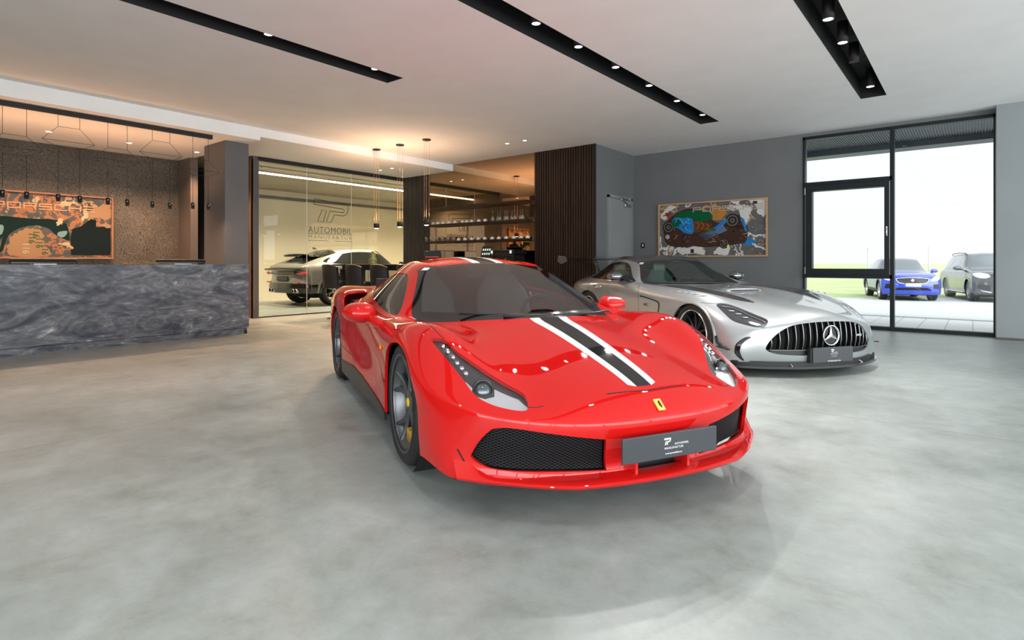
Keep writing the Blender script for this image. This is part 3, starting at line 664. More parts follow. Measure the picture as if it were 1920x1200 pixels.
def ferrari_finish(root, bm):
    LAMP = [(.278,.850),(.339,.797),(.451,.768),(.558,.706),(.657,.638),(.769,.570),(.834,.568),(.885,.588),(.893,.606),(.868,.650),(.813,.712),(.75,.757),(.692,.779),(.621,.793),(.541,.811),(.44,.832),(.36,.845)]
    SILV = [(.60,.83),(.621,.785),(.674,.766),(.715,.765),(.745,.735),(.750,.69),(.706,.67),(.795,.59),(.834,.583),(.95,.55),(.95,.75),(.7,.85)]
    GR = [(.815,.262),(.790,.330),(.757,.383),(.728,.402),(.64,.404),(.289,.349),(.262,.200),(.40,.205),(.50,.209),(.667,.213),(.734,.217),(.768,.226),(.797,.243)]
    WIN = [(-.60,.768),(-.86,.780),(-1.236,.820),(-1.473,.848),(-1.72,.880),(-1.83,.905),(-1.85,.93),(-1.78,.975),(-1.62,1.018),(-1.45,1.036),(-1.31,1.036),(-1.20,1.020),(-1.08,.975),(-.84,.865),(-.66,.785),(-.58,.760)]
    INT = [(-2.24,.850),(-2.10,.862),(-1.90,.850),(-1.84,.835),(-1.84,.79),(-1.98,.755),(-2.12,.735),(-2.22,.745)]
    FRIT = [(-.10,0),(-.15,.25),(-.27,.46),(-.50,.655),(-.56,.675),(-.80,.605),(-1.02,.535),(-1.09,.49),(-1.06,.35),(-1.035,.2),(-1.02,0)]
    FRIT = FRIT+[(x, -y) for x, y in FRIT[::-1] if y > 0]
    cut(bm, smooth_poly(FRIT, 4), 'z', lambda c, n: c.z > .7, 2, only={1})
    for sg in (1, -1):
        M = lambda P: [(a, sg*b) for a, b in P]; MY = lambda P: [(sg*a, b) for a, b in P]
        up = lambda c, n: c.y*sg > .1 and c.z > .40 and n.z > .1
        sd = lambda c, n: c.y*sg > .5
        cut(bm, smooth_poly(LAMP, 4), 'z', up, 20, only={0})
        cut(bm, M(SILV), 'z', up, 21, only={20}) if sg > 0 else None
    # (outlines above are for +Y; mirror the rest)
    for sg in (1, -1):
        M = lambda P: [(a, sg*b) for a, b in P]; MY = lambda P: [(sg*a, b) for a, b in P]
        up = lambda c, n: c.y*sg > .1 and c.z > .40 and n.z > .1
        if sg < 0:
            cut(bm, M(smooth_poly(LAMP, 4)), 'z', up, 20, only={0}); cut(bm, M(SILV), 'z', up, 21, only={20})
        cut(bm, MY(smooth_poly([GR[0],GR[0]]+GR[1:5]+[GR[5],GR[5],GR[6],GR[6]]+GR[7:], 3)), 'x', lambda c, n: c.x > .6 and c.y*sg > 0 and n.x > .1, 10)
        cut(bm, smooth_poly(WIN, 4), 'y', lambda c, n: c.y*sg > .45 and abs(n.y) > .2, 3)
        cut(bm, smooth_poly(INT, 4), 'y', lambda c, n: c.y*sg > .6, 11, only={0})
        cut(bm, [(-2.28,.0),(-2.3,.24),(-1.72,.275),(-1.0,.228),(-.42,.19),(-.40,.0)], 'y', lambda c, n: c.y*sg > .6, 8, only={0})
        cut(bm, arch(.005, .32, .355, -.05, rx=.43), 'y', lambda c, n: c.y*sg > .5, 9)
        cut(bm, arch(-2.65, .33, .375, -.05, rx=.405), 'y', lambda c, n: c.y*sg > .5, 9)
        g = lambda L, ax, f, w=.005: cut(bm, band_poly(L, w), ax, f, 7, only={0})
        g([(a, sg*b) for a, b in spline([(-.40,.79),(-.2,.812),(.03,.808),(.22,.808),(.335,.797)], 5)], 'z', up)
        g([(a, sg*b) for a, b in [(.880,.585),(.90,.55),(.905,.52)]], 'z', up)
        side = lambda c, n: c.y*sg > .6
        g(spline([(-.52,.16),(-.50,.35),(-.47,.52),(-.50,.66),(-.56,.745)], 5), 'y', side)
        g(spline([(-2.28,.385),(-2.05,.360),(-1.80,.345),(-1.72,.31),(-1.66,.265)], 5), 'y', side)
        cut(bm, band_poly([(sg*.862,.29),(sg*.835,.235),(sg*.795,.165)] if sg > 0 else [(-.862,.29),(-.835,.235),(-.795,.165)], .006), 'x', lambda c, n: c.x > .6 and c.y*sg > .6, 7, only={0})
        g(spline([(-1.72,.31),(-1.76,.45),(-1.80,.62),(-1.86,.78)], 5), 'y', side)
    cut(bm, [(.955,-.22),(.973,0),(.955,.22),(.948,.22),(.966,0),(.948,-.22)], 'z', lambda c, n: c.z > .45, 7, only={0})
    cut(bm, [(-.145,.165),(-.145,.262),(.145,.262),(.145,.165)], 'x', lambda c, n: c.x > .8, 12, only={0})
    # painted stripes: white edges (5), black centre (6); bonnet and roof
    for y0, y1, r in ((-1, -.52, 5), (-.52, .52, 6), (.52, 1, 5)):
        hw = lambda x: .132-.052*min(1, max(0, (x+.03)/.95))
        P = [(-.07, y0*hw(-.07)), (.4, y0*hw(.4)), (.90, y0*hw(.9)), (.935 if abs(y0) < .9 else .915, y0*hw(.93)), (.935 if abs(y1) < .9 else .915, y1*hw(.93)), (.90, y1*hw(.9)), (.4, y1*hw(.4)), (-.07, y1*hw(-.07))]
        cut(bm, P, 'z', lambda c, n: c.z > .4, r, only={0})
        cut(bm, [(-1.0, y0*.132), (-1.0, y1*.132), (-2.2, y1*.132), (-2.2, y0*.132)], 'z', lambda c, n: c.z > 1.0, r, only={0})
    WHITE = mat('white_stripe_paint', (.74,.74,.75), .5, coat=.8, spec=0); SBLK = mat('black_stripe_paint', (.018,.018,.019), .55, coat=.8, spec=0)
    piece(bm, 'body', [(0, 0), (7, 1), (5, 2), (6, 3)], [M_RED, M_LINER, WHITE, SBLK], root, rim=.018, rim_mat=0)
    piece(bm, 'windshield', [(1, 1), (2, 0)], [glassy('windscreen_glass', (.36,.43,.43), 1.6, boost=.06), mat('black_glass_border', (.006,.007,.008), .08, coat=.5)], root)
    for sg in (1, -1):
        S = lambda c: c.y*sg > 0
        piece(bm, 'side_window', [(3, 0)], [glassy('side_glass', (.30,.34,.34), 1.6)], root, sidef=S, offset=-.004)
        piece(bm, 'side_skirt', [(8, 0)], [mat('satin_black_skirt', (.012,.012,.013), .35)], root, sidef=S, rim=.02, offset=.006)
        piece(bm, 'air_intake', [(11, 0)], [M_BPLA], root, sidef=S, offset=-.07)
        GM = m_grille()
        piece(bm, 'grille', [(10, 0)], [GM], root, sidef=S, move=lambda c, n: (c.x-.035, c.y*.985, c.z), smoothn=False)
        piece(bm, 'grille_surround', [(10, 0)], [M_RED], root, sidef=S, rim=.05, rim_dir=lambda c, n: Vector((-1, 0, 0)), smoothn=False) if False else None
        hs = piece(bm, 'headlight', [(20, 0), (21, 1)], [mat('dark_lamp_housing', (.035,.037,.04), .3, coat=.3), mat('silver_lamp_reflector', (.80,.83,.86), .30, .8)], root, sidef=S, offset=-.022, rim=0)
        piece(bm, 'lens', [(20, 0), (21, 0)], [lamp_glass()], hs, sidef=S, offset=-.002)
        # projector and running lights
        bv = BVHTree.FromBMesh(bm)
        def on(x, y, off):
            h_ = bv.ray_cast(Vector((x, sg*y, 2)), Vector((0, 0, -1))); return h_[0]+h_[1]*off, h_[1]
        p, nn = on(.70, .727, -.020); T = Matrix.Translation(p) @ (Vector((.82, sg*.25, .45)).to_track_quat('Z', 'Y').to_matrix().to_4x4())
        b = MB(); b.T = T; b.lathe([(.050, -.02), (.050, .012), (.044, .016), (.040, .006)], 32); b.build('projector_ring', M_GBLK, hs)
        b = MB(); b.T = T; b.lathe([(0, .020), (.015, .018), (.028, .012), (.038, .002)], 24); b.build('projector_lens', mat('projector_glass', (.10,.12,.13), .05, .6, coat=1), hs)
        for k, (x, y) in enumerate([(.359,.826),(.411,.818),(.459,.808),(.504,.800),(.544,.790),(.581,.783)]):
            p, nn = on(x, y-.012, -.014); b = MB(); b.T = Matrix.Translation(p) @ nn.to_track_quat('Z', 'Y').to_matrix().to_4x4(); b.lathe([(0, .006), (.008, .005), (.013, 0), (.014, -.01)], 12); b.build('running_light', mat('led_reflector', (.75,.76,.78), .12, 1.0), hs)
        mirrorpod(root, sg, (-.90, 1.03, .775), .15, .118, .070, M_RED, arm=([(-.56,.89,.69),(-.68,.93,.715),(-.84,.99,.750)], [.020,.036,.040], M_RED), tilt=.008)
        wheel(root, (0, sg*.838, .34), .34, .262, .22, sg, mat('satin_grey_alloy', (.15,.16,.17), .36, .8), 'twin', cal_col=(.75,.42,.0), cap_m=mat('yellow_cap', (.8,.55,.02), .3))
        wheel(root, (-2.65, sg*.81, .3455), .3455, .262, .305, sg, mat('satin_grey_alloy'), 'twin', cal_col=(.75,.42,.0), cap_m=mat('yellow_cap'))
        for x in (0, -2.65):
            b = MB(); b.lathe([(.36, sg*.64), (.36, sg*.92)], 24, 'y', c=(x, 0, .33), a0=0, a1=PI); b.lathe([(.0, sg*.60), (.37, sg*.64)], 24, 'y', c=(x, 0, .33), a0=0, a1=PI); b.build('wheel_housing', M_LINER, root)
    # lower front: splitter blade, struts, centre duct
    plan = lambda y: 1.135-.05*abs(y/.45)**2.2 if abs(y) < .45 else 1.085-(abs(y)-.45)*.49-(abs(y)-.45)**2*.62
    rows = []
    for i in range(41):
        y = -.875+1.75*i/40; X = plan(y); e = max(0, (abs(y)-.74)/.135); e = e*e*(3-2*e) if e < 1 else 1
        zt = .188+.085*e; bx = .10+.02*e
        rows.append([(X-bx-.05, y, .165), (X-bx, y, zt+.004), (X-bx*.55, y, zt-.001-.004*(1-e)), (X-.012, y, .184), (X, y, .174), (X-.006, y, .164), (X-.05, y, .154), (X-.16, y, .150)])
    b = MB(); b.grid(rows); b.build('front_splitter', M_RED, root, auto=50)
    for sg in (1, -1): 
        b = MB(); b.box((.98, sg*.137, .17), (1.075, sg*.152, .30), .003); b.build('splitter_strut', M_RED, root)
    boxo('centre_duct', (.93, -.15, .14), (.985, .15, .27), M_BPLA, root)
    b = MB(); b.prism([(.40,-.72),(.70,-.72),(.90,-.45),(.95,0),(.90,.45),(.70,.72),(.40,.72)], 'z', .15, .40); b.build('radiator_core', M_LINER, root)
    b = MB(); b.prism([(.50,-.66),(.90,-.5),(.98,0),(.90,.5),(.50,.66),(-3.2,.66),(-3.2,-.66)], 'z', .14, .16); b.box((-2.2,-.9,.14), (-.45,.9,.16)); b.build('underbody', M_LINER, root)
    pl, F = plate_board(root, 1.132, .312, .52, .112, .012, [('AUTOMOBIL', .055, .004, .0125, 1.15), ('MANUFAKTUR', .012, -.0115, .0135, 1.25), ('www.tpmanufaktur.at', .01, -.034, .0105, 1.0)], mat('charcoal_plate', (.045,.048,.057), .45), name='number_plate')
    tp_logo(pl, F, -.043, .016, .036, mat('white_lettering'))
    for sg in (1, -1):
        b = MB(); b.tube([(-.455, sg*.958, .575), (-.455, sg*.968, .590), (-.455, sg*.962, .605)], .009, 8); b.build('side_marker', mat('amber_lens', (.7,.22,.02), .2, coat=.5), root)
    # badge
    p = Vector((1.045, -.0, .470)); b = MB(); b.T = Matrix.Translation(p) @ Matrix.Rotation(math.radians(42), 4, 'Y'); b.box((-.030,-.019,-.003), (.030,.019,.006), .002); e = b.build('badge', mat('badge_yellow', (.80,.58,.12), .3, coat=.6), root)
    b = MB(); b.T = Matrix.Translation(p) @ Matrix.Rotation(math.radians(42), 4, 'Y'); H = [(-.022,.004),(-.016,.009),(-.010,.005),(-.002,.008),(.006,.006),(.014,.012),(.012,.003),(.024,.004),(.022,-.001),(.008,-.002),(.010,-.012),(.003,-.004),(-.006,-.004),(-.008,-.012),(-.012,-.003),(-.020,-.002)]
    b.prism([(x*.85, y*.85) for x, y in H], 'z', .006, .008); b.build('badge_horse', M_BLACK, e)
    # wipers
    b = MB(); b.tube([(-.10,.30,.785),(-.12,.05,.795),(-.17,-.30,.80),(-.25,-.52,.80)], .008, 6); b.tube([(-.07,.02,.785),(-.10,-.28,.79)], .011, 6); b.build('wiper', M_BPLA, root)
    b = MB(); b.tube([(-.09,.42,.780),(-.24,.18,.86),(-.09,.10,.792)], .006, 6) if False else None
    b.tube([(-.06,.05,.785),(-.12,.40,.785),(-.24,.58,.785)], .009, 6); b.build('wiper', M_BPLA, root)
    bv = BVHTree.FromBMesh(bm); h_ = bv.ray_cast(Vector((-1.07, -.505, 2)), Vector((0, 0, -1)))
    b = MB(); b.T = Matrix.Translation(h_[0]+h_[1]*.003) @ h_[1].to_track_quat('Z', 'Y').to_matrix().to_4x4(); b.box((-.028,-.02,0), (.028,.02,.002)); b.build('sticker', mat('white_sticker', (.85,.85,.85), .5), root)
    SG = mat('grey_leather', (.22,.23,.235), .5)
    interior(root, [(-.18,.70),(-.35,.745),(-.55,.74),(-.62,.70),(-.62,.45)], [(-1.25, .36, SG), (-1.25, -.36, SG)], (-.82, .36, .70, .175, .35), mat('dark_dashboard', (.03,.032,.034), .6), M_BLACK, ((-2.0,-.8,.16),(-.1,.8,.24)))
    b = MB(); b.box((-2.02,-.7,.2), (-1.98,.7,.98)); b.build('rear_bulkhead', M_BLACK, root)
def m_grille():
    if 'mesh_grille' in _M: return _M['mesh_grille']
    m = mat('mesh_grille', (.006,.006,.006), .6, spec=.1); n, l, N, b = nodes(m)
    tc = N('ShaderNodeTexCoord'); sp = N('ShaderNodeSeparateXYZ'); l.new(tc.outputs['Object'], sp.inputs[0]); acc = None
    for s in (1, -1):
        a = N('ShaderNodeMath'); a.operation = 'MULTIPLY'; a.inputs[1].default_value = 42*s; l.new(sp.outputs['Y'], a.inputs[0])
        c = N('ShaderNodeMath'); c.operation = 'MULTIPLY_ADD'; c.inputs[1].default_value = 78; l.new(sp.outputs['Z'], c.inputs[0]); l.new(a.outputs[0], c.inputs[2])
        f = N('ShaderNodeMath'); f.operation = 'FRACT'; l.new(c.outputs[0], f.inputs[0]); t = N('ShaderNodeMath'); t.operation = 'LESS_THAN'; t.inputs[1].default_value = .14; l.new(f.outputs[0], t.inputs[0])
        if acc is None: acc = t
        else:
            q = N('ShaderNodeMath'); q.operation = 'MAXIMUM'; l.new(acc.outputs[0], q.inputs[0]); l.new(t.outputs[0], q.inputs[1]); acc = q
    mx = N('ShaderNodeMix'); mx.data_type = 'RGBA'; l.new(acc.outputs[0], mx.inputs[0]); mx.inputs[6].default_value = (.003,.003,.003,1); mx.inputs[7].default_value = (.045,.045,.05,1); l.new(mx.outputs[2], b.inputs['Base Color'])
    return m
FR, FB = ferrari()
ferrari_finish(FR, FB)
# ================================================================== the silver coupe
def place(x, d, cy):
    return (x*math.cos(YAW)-d*math.sin(YAW), x*math.sin(YAW)+d*math.cos(YAW), 0), YAW-PI/2+cy
def amg():
    loc, rz = place(2.879, 6.608, .303)
    root = empty('sports_coupe', loc, rz, 'silver sports coupe with a slatted oval grille, black bonnet stripes and a tall rear wing', 'car')
    T = [
     [(.93,0,.545),(.925,.20,.541),(.89,.40,.525),(.82,.58,.505),(.74,.73,.485),(.60,.865,.475)],
     [(.82,0,.610),(.81,.20,.606),(.77,.40,.590),(.69,.58,.580),(.56,.76,.590),(.42,.935,.575)],
     [(.55,0,.676),(.54,.20,.676),(.50,.40,.680),(.43,.59,.678),(.32,.77,.705),(.20,.950,.66)],
     [(.15,0,.742),(.14,.20,.744),(.12,.40,.757),(.08,.60,.762),(.0,.80,.780),(-.03,.960,.710)],
     [(-.40,0,.792),(-.40,.21,.795),(-.42,.42,.812),(-.43,.62,.815),(-.45,.81,.810),(-.45,.960,.735)],
     [(-.92,0,.818),(-.92,.24,.820),(-.93,.46,.833),(-.95,.66,.835),(-.95,.82,.832),(-.93,.950,.752)],
     [(-1.21,0,.832),(-1.22,.26,.832),(-1.26,.52,.835),(-1.33,.755,.845),(-1.34,.86,.860),(-1.33,.940,.775)],
     [(-1.52,0,1.010),(-1.53,.25,1.005),(-1.56,.46,.992),(-1.61,.65,.985),(-1.66,.86,.875),(-1.66,.935,.785)],
     [(-1.84,0,1.178),(-1.845,.22,1.172),(-1.85,.42,1.155),(-1.87,.540,1.118),(-1.98,.855,.885),(-1.98,.93,.79)],
     [(-2.25,0,1.240),(-2.25,.22,1.236),(-2.26,.42,1.220),(-2.29,.55,1.182),(-2.35,.85,.897),(-2.35,.94,.80)],
     [(-2.75,0,1.205),(-2.75,.20,1.20),(-2.74,.38,1.182),(-2.74,.525,1.125),(-2.71,.83,.900),(-2.69,.965,.80)],
     [(-3.20,0,1.04),(-3.20,.20,1.035),(-3.17,.38,1.01),(-3.13,.54,.96),(-3.08,.81,.870),(-3.03,.960,.78)],
     [(-3.52,0,.91),(-3.52,.22,.91),(-3.50,.42,.90),(-3.46,.60,.88),(-3.41,.78,.83),(-3.34,.90,.75)]]
    B = []
    for (px, py), o in zip([(.93,0),(.925,.20),(.89,.40),(.82,.58),(.74,.73)], range(5)):
        B.append([(px+dx, py*k, z) for dx, k, z in ((.02,1.01,.43),(.03,1.025,.32),(.02,1.035,.22),(.0,1.03,.14))])
    B.append([(.63,.885,.40),(.65,.905,.30),(.65,.912,.22),(.64,.905,.14)])
    for X, L in [(.42,[(.965,.46),(.972,.34),(.968,.24),(.955,.15)]),(.20,[(.970,.54),(.975,.40),(.97,.26),(.955,.15)]),(-.03,[(.972,.60),(.975,.44),(.97,.28),(.955,.15)]),(-.45,[(.968,.60),(.965,.44),(.96,.28),(.95,.15)]),
                 (-.93,[(.945,.60),(.93,.45),(.93,.29),(.935,.14)]),(-1.33,[(.935,.61),(.915,.46),(.92,.29),(.935,.13)]),(-1.66,[(.93,.62),(.91,.47),(.92,.30),(.94,.13)]),(-1.98,[(.93,.63),(.92,.47),(.93,.31),(.945,.13)]),
                 (-2.35,[(.955,.64),(.96,.48),(.96,.32),(.955,.14)]),(-2.69,[(.985,.64),(.985,.48),(.98,.32),(.965,.15)]),(-3.03,[(.975,.62),(.975,.46),(.965,.32),(.95,.17)]),(-3.34,[(.92,.60),(.92,.46),(.90,.32),(.88,.19)])]:
        B.append([(X, y, z) for y, z in L])
    for X, Y in ((-3.43,.78),(-3.49,.60),(-3.53,.42),(-3.55,.22),(-3.55,0)): B.append([(X-.01, Y, .70), (X-.03, Y, .50), (X, Y, .33), (X+.05, Y, .20)])
    reg = lambda k, r, c: 1 if (k == 't' and 6 <= r <= 7 and c <= 2) else (4 if (k == 't' and 8 <= r <= 10 and c <= 2) else 0)
    cr = [([('t', r, 3) for r in range(6, 9)], .3), ([('t', 8, c) for c in range(4)], .3), ([('t', 6, c) for c in range(4)], .4), ([('t', 0, c) for c in range(4)], .25)]
    return root, shell(T, B, reg, cr, level=3)
def surf_x(bv, y, z, x0=3.0):
    h_ = bv.ray_cast(Vector((x0, y, z)), Vector((-1, 0, 0))); return h_[0].x if h_[0] else None
def amg_finish(root, bm):
    LAMP = [(.309,.849),(.314,.806),(.373,.750),(.477,.690),(.577,.645),(.69,.596),(.750,.580),(.786,.615),(.796,.660),(.762,.708),(.731,.738),(.666,.785),(.584,.84),(.517,.862),(.427,.868),(.356,.864)]
    SILV = [(.655,.735),(.675,.705),(.735,.665),(.755,.66),(.735,.695),(.69,.73)]
    GR = [(.661,.285),(.636,.338),(.58,.403),(.499,.466),(.414,.504),(.29,.526),(.139,.536),(0,.538)]
    GR2 = [(0,.205),(.303,.208),(.5,.217),(.6,.234),(.648,.259)]
    WIN = [(-1.42,.868),(-1.66,.866),(-2.0,.872),(-2.42,.882),(-2.85,.895),(-3.02,.915),(-3.07,.945),(-3.0,.99),(-2.86,1.055),(-2.66,1.11),(-2.40,1.138),(-2.15,1.135),(-1.98,1.09),(-1.80,1.005),(-1.60,.925)]
    STR = [(-1.10,.735),(-.60,.755),(-.15,.745),(.12,.665),(.30,.555),(.39,.475),(.41,.45),(.36,.435),(.2,.438),(-.05,.455),(-.35,.470),(-.7,.46),(-1.08,.42)]
    INT = [(.905,.256),(.897,.298),(.877,.332),(.842,.367),(.806,.388),(.775,.385),(.825,.345),(.856,.30),(.868,.251),(.855,.20),(.825,.147),(.862,.165),(.90,.21)]
    ws = [(-1.27,0),(-1.28,.26),(-1.32,.50),(-1.40,.665),(-1.47,.675),(-1.64,.600),(-1.80,.535),(-1.82,.40),(-1.805,.2),(-1.80,0)]; ws += [(x, -y) for x, y in ws[::-1] if y > 0]
    cut(bm, smooth_poly(ws, 3), 'z', lambda c, n: c.z > .7, 2, only={1})
    gf = lambda sg: (lambda c, n: c.x > .6 and c.y*sg > -.001 and n.x > .1)
    gp = smooth_poly(GR2[1:]+GR[:-1], 3, closed=False); full = gp+[(0, GR[-1][1])]+[(-y, z) for y, z in gp[::-1]]+[(0, GR2[0][1])]
    cut(bm, full, 'x', lambda c, n: c.x > .6 and n.x > .1, 10)
    for sg in (1, -1):
        M = lambda P: [(a, sg*b) for a, b in P]; MY = lambda P: [(sg*a, b) for a, b in P]
        up = lambda c, n: c.y*sg > .1 and c.z > .40 and c.x > -1.2 and n.z > .1
        side = lambda c, n: c.y*sg > .6
        cut(bm, M(smooth_poly(LAMP, 3)), 'z', lambda c, n: c.y*sg > .3 and c.z > .42 and c.x > 0, 20, only={0}); cut(bm, M(SILV), 'z', up, 21, only={20})
        cut(bm, M(smooth_poly(STR, 3)), 'z', up, 5, only={0})
        cut(bm, M([(.05,.62),(.30,.52),(.37,.462),(.30,.452),(.05,.47)]), 'z', up, 6, only={5})
        cut(bm, smooth_poly(WIN, 3), 'y', lambda c, n: c.y*sg > .45 and abs(n.y) > .15, 3)
        cut(bm, MY(smooth_poly(INT, 3)), 'x', lambda c, n: c.x > .5 and c.y*sg > .6, 11, only={0})
        cut(bm, arch(.03, .33, .345, -.05, rx=.40), 'y', side, 9); cut(bm, arch(-2.63, .34, .365, -.05, rx=.40), 'y', side, 9)
        cut(bm, [(-2.24,.0),(-2.24,.20),(-.40,.18),(-.38,.0)], 'y', side, 8, only={0})
        g = lambda L, ax, f, w=.006: cut(bm, band_poly(L, w), ax, f, 7, only={0})
        g(spline([(-1.20,.16),(-1.19,.35),(-1.17,.55),(-1.14,.74),(-1.22,.84)], 4), 'y', side)
        g(spline([(-2.60,.87),(-2.62,.75),(-2.45,.45),(-2.30,.20)], 4), 'y', side)
        g([(a, sg*b) for a, b in spline([(.31,.83),(.22,.90),(.15,.93)], 4)], 'z', lambda c, n: c.y*sg > .6 and c.z > .5)
        cut(bm, spline([(-.66,.50),(-.61,.63),(-.68,.665),(-.99,.70),(-1.10,.705)], 4)+spline([(-1.10,.69),(-.99,.684),(-.70,.65),(-.645,.615),(-.69,.50)], 4), 'y', side, 7, only={0})
    g = lambda L, ax, f, w=.006: cut(bm, band_poly(L, w), ax, f, 7, only={0})
    cut(bm, [(-.34,-.25),(-.30,-.27),(-.29,0),(-.30,.27),(-.34,.25),(-.335,0)], 'z', lambda c, n: c.z > .6, 12, only={0})
    SIL = m_silver(); CARB = mat('dark_carbon'); ROOF = mat('dark_grey_roof', (.06,.065,.07), .3, coat=.6)
    piece(bm, 'body', [(0, 0), (7, 1), (12, 1)], [SIL, M_LINER], root, rim=.018, rim_mat=0)
    piece(bm, 'roof_panel', [(4, 0)], [ROOF], root)
    piece(bm, 'windshield', [(1, 1), (2, 0)], [glassy('green_windscreen_glass', (.42,.60,.56), 1.5, boost=.06), mat('black_glass_border')], root)
    gm = piece(bm, 'grille', [(10, 0)], [M_LINER], root, move=lambda c, n: (c.x-.07, c.y, c.z), smoothn=False)
    bv = BVHTree.FromBMesh(bm)
    bar_z = .262; y = -.58
    top = lambda y: np.interp(abs(y), [p[0] for p in GR[::-1]], [p[1] for p in GR[::-1]])
    for k in range(-8, 9):
        y = k*.0755
        if abs(y) > .62: continue
        zt, zb = top(y)-.004, bar_z; P = []; 
        if zt-zb < .04: continue
        for i in range(9):
            t = i/8; z = zb+(zt-zb)*t; X = (surf_x(bv, y, z) or .8)-.012+.012*math.sin(PI*t)-.02*(1-t)
            P.append([(X, y-.0045, z), (X+.004, y, z), (X, y+.0045, z), (X-.045, y+.003, z), (X-.045, y-.003, z), (X, y-.0045, z)])
        b = MB(); b.grid(P); b.m = 1; b.build('slat', [mat('satin_silver_slat', (.22,.22,.225), .35, 1.0), M_GBLK], gm)
    b = MB(); L = [((surf_x(bv, y, bar_z) or .8)-.018, y, bar_z) for y in np.linspace(-.64, .64, 33)]; b.tube(L, .0055, 6); b.build('grille_bar', mat('satin_silver_slat'), gm)
    b = MB()   # dark side intakes under the bar
    L = [((surf_x(bv, y, .235) or .8)-.03, y, .235) for y in np.linspace(-.60, .60, 25)]; b.grid([[(p[0], p[1], .255) for p in L], [(p[0], p[1], .215) for p in L]]); b.build('lower_mesh', mat('dark_mesh', (.02,.02,.022), .4), gm)
    X = surf_x(bv, 0, .40); b = MB(); b.lathe([(.088, .0), (.093, .012), (.101, .012), (.104, .0), (.096, -.01), (.088, 0)], 48, 'x', c=(X+.006, 0, .402))
    for k in range(3):
        a = PI/2+k*2*PI/3; tip = (.092*math.cos(a), .092*math.sin(a)); l = (.020*math.cos(a+PI/3), .020*math.sin(a+PI/3)); r = (.020*math.cos(a-PI/3), .020*math.sin(a-PI/3))
        b.add([(X+.018, 0, .402), (X+.010, l[0], .402+l[1]), (X+.010, tip[0], .402+tip[1]), (X+.010, r[0], .402+r[1])], [(0,1,2), (0,2,3)], smooth=False)
    b.build('star_emblem', M_CHROME, gm)
    b = MB(); b.lathe([(0, 0), (.092, 0)], 40, 'x', c=(X-.004, 0, .402)); b.build('emblem_back', M_GBLK, gm)
    text_ob('grille_badge', 'AMG', .030, M_CHROME, gm, frame_m(((surf_x(bv, .42, .39) or .9)-.002, .42, .385), (0, 1, 0), (0, 0, 1)), bold=.001)
    for sg in (1, -1):
        S = lambda c: c.y*sg > 0
        piece(bm, 'side_window', [(3, 0)], [glassy('side_glass_bronze', (.42,.40,.34), 1.6)], root, sidef=S, offset=-.004)
        b = MB(); b.tube([(p[0], sg*0, p[1]) for p in []] or [(0,0,0),(0,0,.001)], .001) if False else None
        piece(bm, 'bonnet_stripe', [(5, 0), (6, 1)], [mat('black_bonnet_stripe', (.028,.028,.03), .28, coat=.6), M_LINER], root, sidef=S, offset=.0015)
        piece(bm, 'corner_intake', [(11, 0)], [M_GBLK], root, sidef=S, offset=-.03)
        piece(bm, 'side_skirt', [(8, 0)], [CARB], root, sidef=S, rim=.02, offset=.008)
        hs = piece(bm, 'headlight', [(20, 0), (21, 1)], [mat('dark_lamp_housing'), mat('silver_lamp_reflector')], root, sidef=S, offset=-.02)
        piece(bm, 'lens', [(20, 0), (21, 0)], [lamp_glass()], hs, sidef=S, offset=-.002)
        def on(x, y, off):
            h_ = bv.ray_cast(Vector((x, sg*y, 2)), Vector((0, 0, -1))); return h_[0]+h_[1]*off
        L = [on(x, y, -.010) for x, y in spline([(.345,.825),(.45,.735),(.60,.675),(.72,.62),(.757,.615)], 4)]; b = MB(); b.tube(L, .006, 6); b.build('light_bar', mat('led_reflector', (.75,.76,.78), .12, 1.0), hs)
        for (x, y) in ((.46,.79),(.53,.76),(.60,.735)):
            b = MB(); p = on(x, y, -.012); b.tube([p+Vector((.02,-sg*.03,-.0)), p+Vector((.0,0,0)), p+Vector((-.01,sg*.02,.0))], .007, 6); b.build('led_module', mat('led_reflector'), hs)
        # fender louvres
        for k in range(5):
            x = -.34+k*.105; p0 = on(x, .865-.012*k, 0); p1 = on(x+.05, .925-.008*k, 0) if False else on(x-.03, .905-.008*k, 0)
            b = MB(); b.tube([p0+Vector((.03, 0, .002)), (p0+p1)/2+Vector((0, 0, .004)), p1+Vector((-.02, 0, .002))], [.003,.008,.003], 8); b.build('fender_louvre', SIL, root)
        mirrorpod(root, sg, (-1.70, 1.0, .935), .11, .12, .062, mat('dark_chrome_shell', (.25,.26,.28), .12, .9, coat=.5), arm=([(-1.45,.86,.875),(-1.52,.90,.885),(-1.62,.93,.89)], [.022,.018,.016], M_GBLK))
        b = MB(); b.box((-1.78, sg*.905, .868), (-1.62, sg*1.085, .89), .008); b.build('mirror_base', M_GBLK, root)
        b = MB(); b.tube([(-2.44, sg*.955, .765), (-2.38, sg*.972, .770), (-2.27, sg*.970, .775), (-2.21, sg*.945, .778)], [.014,.022,.022,.014], 8); b.build('door_handle', M_CHROME, root)
        b = MB(); b.box((.47, sg*.962, .262), (.66, sg*.985, .27), .003); b.prism([(.455,.37),(.475,.31),(.54,.27),(.66,.255),(.66,.262),(.55,.285),(.49,.325),(.47,.375)], 'y', sg*.945, sg*.985) ; b.build('canard', M_GBLK, root)
        WS_ = mat('matt_black_alloy', (.012,.012,.013), .4, .3)
